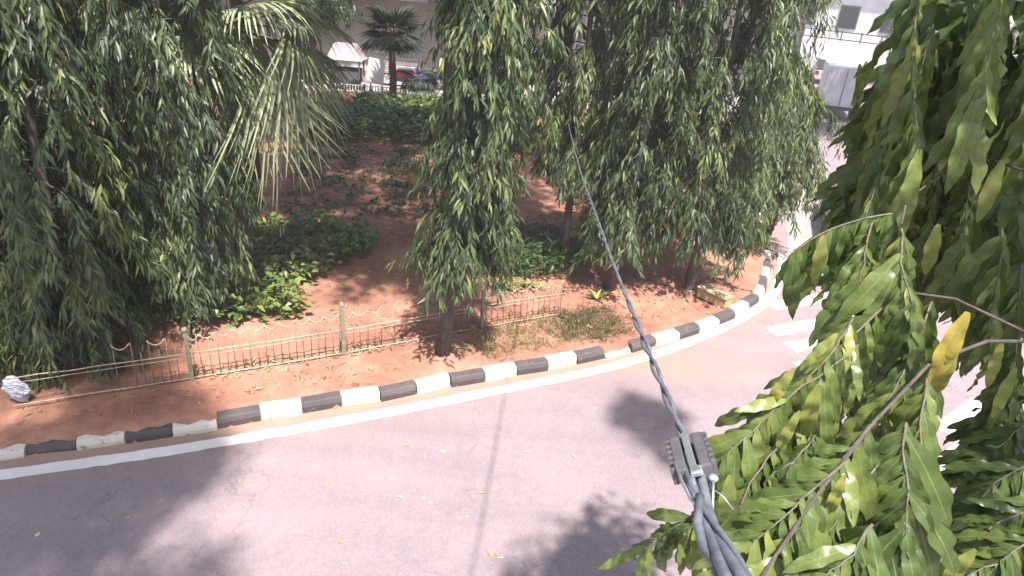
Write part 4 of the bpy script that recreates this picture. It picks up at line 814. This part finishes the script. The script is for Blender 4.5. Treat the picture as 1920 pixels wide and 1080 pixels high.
# the largest 300 in view become pieces of their own, the rest one mass
def score(Lf):
    p, d, s, u, k, t = Lf; x, y, z = project(p+d*0.5)
    if not (0 < x < 1920 and 0 < y < 1080) or z < 0.3: return -1
    return np.linalg.norm(d)/z*(1.0 if z < 2.45 else 0.6)
sc = np.array([score(q) for q in LEAVES]); order = np.argsort(-sc); single = set(order[:300].tolist())
TINTS = np.linspace(0, 1, 15); cache = {}
mv = []; mc = []; ms = []; mt = []; ma = []; ml = []; n0 = 0
for i, (p, d, s, u, k, tn) in enumerate(LEAVES):
    v, c, sz, ac, al = SHAPES[k]
    if i in single:
        ti = int(round(tn*14)); key = (k, ti)
        if key not in cache: cache[key] = fast_mesh('leaf', v, c, sz, {'tint': np.full(len(v), TINTS[ti]), 'across': ac, 'along': al}, M['near'])
        o = bpy.data.objects.new('leaf', cache[key]); col.objects.link(o); o.parent = near
        q = p-N0; o.matrix_local = Matrix(((d[0], s[0], u[0], q[0]), (d[1], s[1], u[1], q[1]), (d[2], s[2], u[2], q[2]), (0, 0, 0, 1)))
    else:
        mv.append(v[:, :1]*d+v[:, 1:2]*s+v[:, 2:3]*u+p-N0); mc.append(c+n0); ms.append(sz); mt.append(np.full(len(v), tn)); ma.append(ac); ml.append(al); n0 += len(v)
o = link('foliage', fast_mesh('foliage', np.concatenate(mv), np.concatenate(mc), np.concatenate(ms), {'tint': np.concatenate(mt), 'across': np.concatenate(ma), 'along': np.concatenate(ml)}, M['near']), near); o['kind'] = 'stuff'

# ------------------------------------------------------------------ overhead cable with its strain clamp
ca, cb_ = at(1288, 838, 1.5), np.array([ground(1058, 262)[0]+0.16, ground(1058, 262)[1]-0.1, 0])
far = at(1066, 232, 11.75); q = np.linspace(0, 1, 260)
span = ca+(far-ca)*q[:, None]; span[:, 2] -= 0.12*4*q*(1-q); span[:, 0] -= 0.0
tn = unit(far-ca); sx = unit(np.cross(tn, [0, 0, 1.0])); sy = np.cross(sx, tn); dist = np.linalg.norm(far-ca)*q
cable = thing('overhead_cable', ca, 'twisted dark overhead cable running from the bottom right up into the trees', 'cable')
for k in range(2):
    ph = dist/0.42*2*math.pi+k*math.pi; loose = 0.0058+0.0035*np.sin(dist*2.3+np.sin(dist*0.9))*np.minimum(1, dist)
    pts = span+sx*(loose*np.cos(ph))[:, None]+sy*(loose*np.sin(ph))[:, None]
    b = MB(); b.tube(pts-ca, 0.0058, 7); b.build('strand', M['cable'], cable, smooth=True)
# below the clamp: the thick bundle running to the camera post
low = [(1300, 880, 1.42), (1318, 945, 1.3), (1345, 1010, 1.17), (1385, 1090, 1.02), (1440, 1200, 0.85), (1700, 1500, 0.6)]
LPp = np.array([at(*p) for p in low]); LL = np.concatenate([[0], np.cumsum(np.linalg.norm(np.diff(LPp, axis=0), axis=1))]); S = np.linspace(0, LL[-1], 60); lowp = np.stack([np.interp(S, LL, LPp[:, k]) for k in range(3)], 1)
for _ in range(6): lowp[1:-1] = (lowp[:-2]+lowp[1:-1]*2+lowp[2:])/4
r = rng(4)
for k, (off, rr, wob_) in enumerate([(-0.014, 0.0105, 0.004), (0.008, 0.011, 0.006), (0.0, 0.006, 0.018)]):
    a_ = S*9+k*2.1; pts = lowp+_rt*(off+wob_*np.sin(a_))[:, None]+_up*(wob_*np.cos(a_))[:, None]*0.7
    b = MB(); b.tube(pts-ca, rr, 9); b.build('strand', M['cable'], cable, smooth=True)
lo = np.array([at(*p) for p in [(1312, 930, 1.28), (1308, 985, 1.2), (1322, 1035, 1.14), (1345, 1060, 1.1), (1340, 1100, 1.05)]]); b = MB(); b.tube(lo-ca, 0.009, 8); b.build('loop', M['cable'], cable, smooth=True)
# clamp: two ribbed jaws round a steel plate
cp = at(1296, 862, 1.46); ax = unit(lowp[8]-ca); vx = unit(np.cross(ax, TO_CAM(cp))); vn = np.cross(vx, ax)
if vn @ TO_CAM(cp) < 0: vn = -vn
if vx @ _rt < 0: vx = -vx
clamp = thing('strain_clamp', cp, 'dark ribbed cable clamp with a bright steel plate gripping the overhead cable', 'clamp')
def obox(c, sz, par, mat, name, bevel=0.002):
    b = MB(); x, y, z = [k/2 for k in sz]; vv = []
    for (i, j, k) in [(-1,-1,-1),(1,-1,-1),(1,1,-1),(-1,1,-1),(-1,-1,1),(1,-1,1),(1,1,1),(-1,1,1)]: vv.append(vx*(c[0]+i*x)+ax*(c[1]+j*y)+vn*(c[2]+k*z))
    b.add(vv, [(0,3,2,1),(4,5,6,7),(0,1,5,4),(1,2,6,5),(2,3,7,6),(3,0,4,7)]); return b.build(name, mat, par, bevel=bevel)
for sgn in (-1, 1):
    j = obox((sgn*0.025, 0, 0.008), (0.024, 0.135, 0.034), clamp, M['clamp'], 'jaw', 0.004)
    for k in range(6): obox((sgn*0.042, -0.055+k*0.022, 0.006), (0.012, 0.010, 0.040), j, M['clamp'], 'rib', 0.002)
obox((0, 0.005, 0.022), (0.016, 0.155, 0.010), clamp, M['steel'], 'plate', 0.002)
obox((0.004, 0.076, 0.020), (0.026, 0.026, 0.014), clamp, M['steel'], 'bolt_head', 0.004)
obox((0.0, 0.0, -0.018), (0.056, 0.165, 0.020), clamp, M['clamp'], 'saddle', 0.005)
def wire(pts, rr, name='bail_wire'): b = MB(); b.tube(np.array([at(*p) for p in pts])-cp, rr, 6); b.build(name, M['steel'], clamp, smooth=True)
wire([(1264, 868, 1.42), (1280, 905, 1.36), (1296, 938, 1.3), (1314, 956, 1.26)], 0.0034)
wire([(1318, 888, 1.4), (1338, 918, 1.36), (1355, 930, 1.34), (1375, 955, 1.33)], 0.0012)
wire([(1307, 908, 1.38), (1318, 925, 1.36), (1330, 931, 1.35)], 0.0016)
wire([(1338, 900, 1.36), (1337, 925, 1.34), (1336, 965, 1.32)], 0.0030, 'hook')
b = MB(); b.sphere(at(1338, 896, 1.37)-cp, 0.011, 10, 8, (1, 1, 0.7)); b.build('bolt_cap', M['steel'], clamp, smooth=True)

# ------------------------------------------------------------------ haze volume added over the street to lift the dark tones
b = MB(); b.box((0, 180, 9.4), (508, 490, 21.2)); hz = b.build('haze', [])
hm = bpy.data.materials.new('thin_haze'); hm.use_nodes = True; ht = hm.node_tree; ht.nodes.remove(ht.nodes['Principled BSDF'])
pv = ht.nodes.new('ShaderNodeVolumePrincipled'); pv.inputs['Color'].default_value = (0.90, 0.88, 0.93, 1); pv.inputs['Density'].default_value = 0.0017
ht.links.new(pv.outputs[0], ht.nodes['Material Output'].inputs['Volume']); hz.data.materials.append(hm)
tag(hz, 'thin haze added over the street to lift the dark tones', kind='stuff')
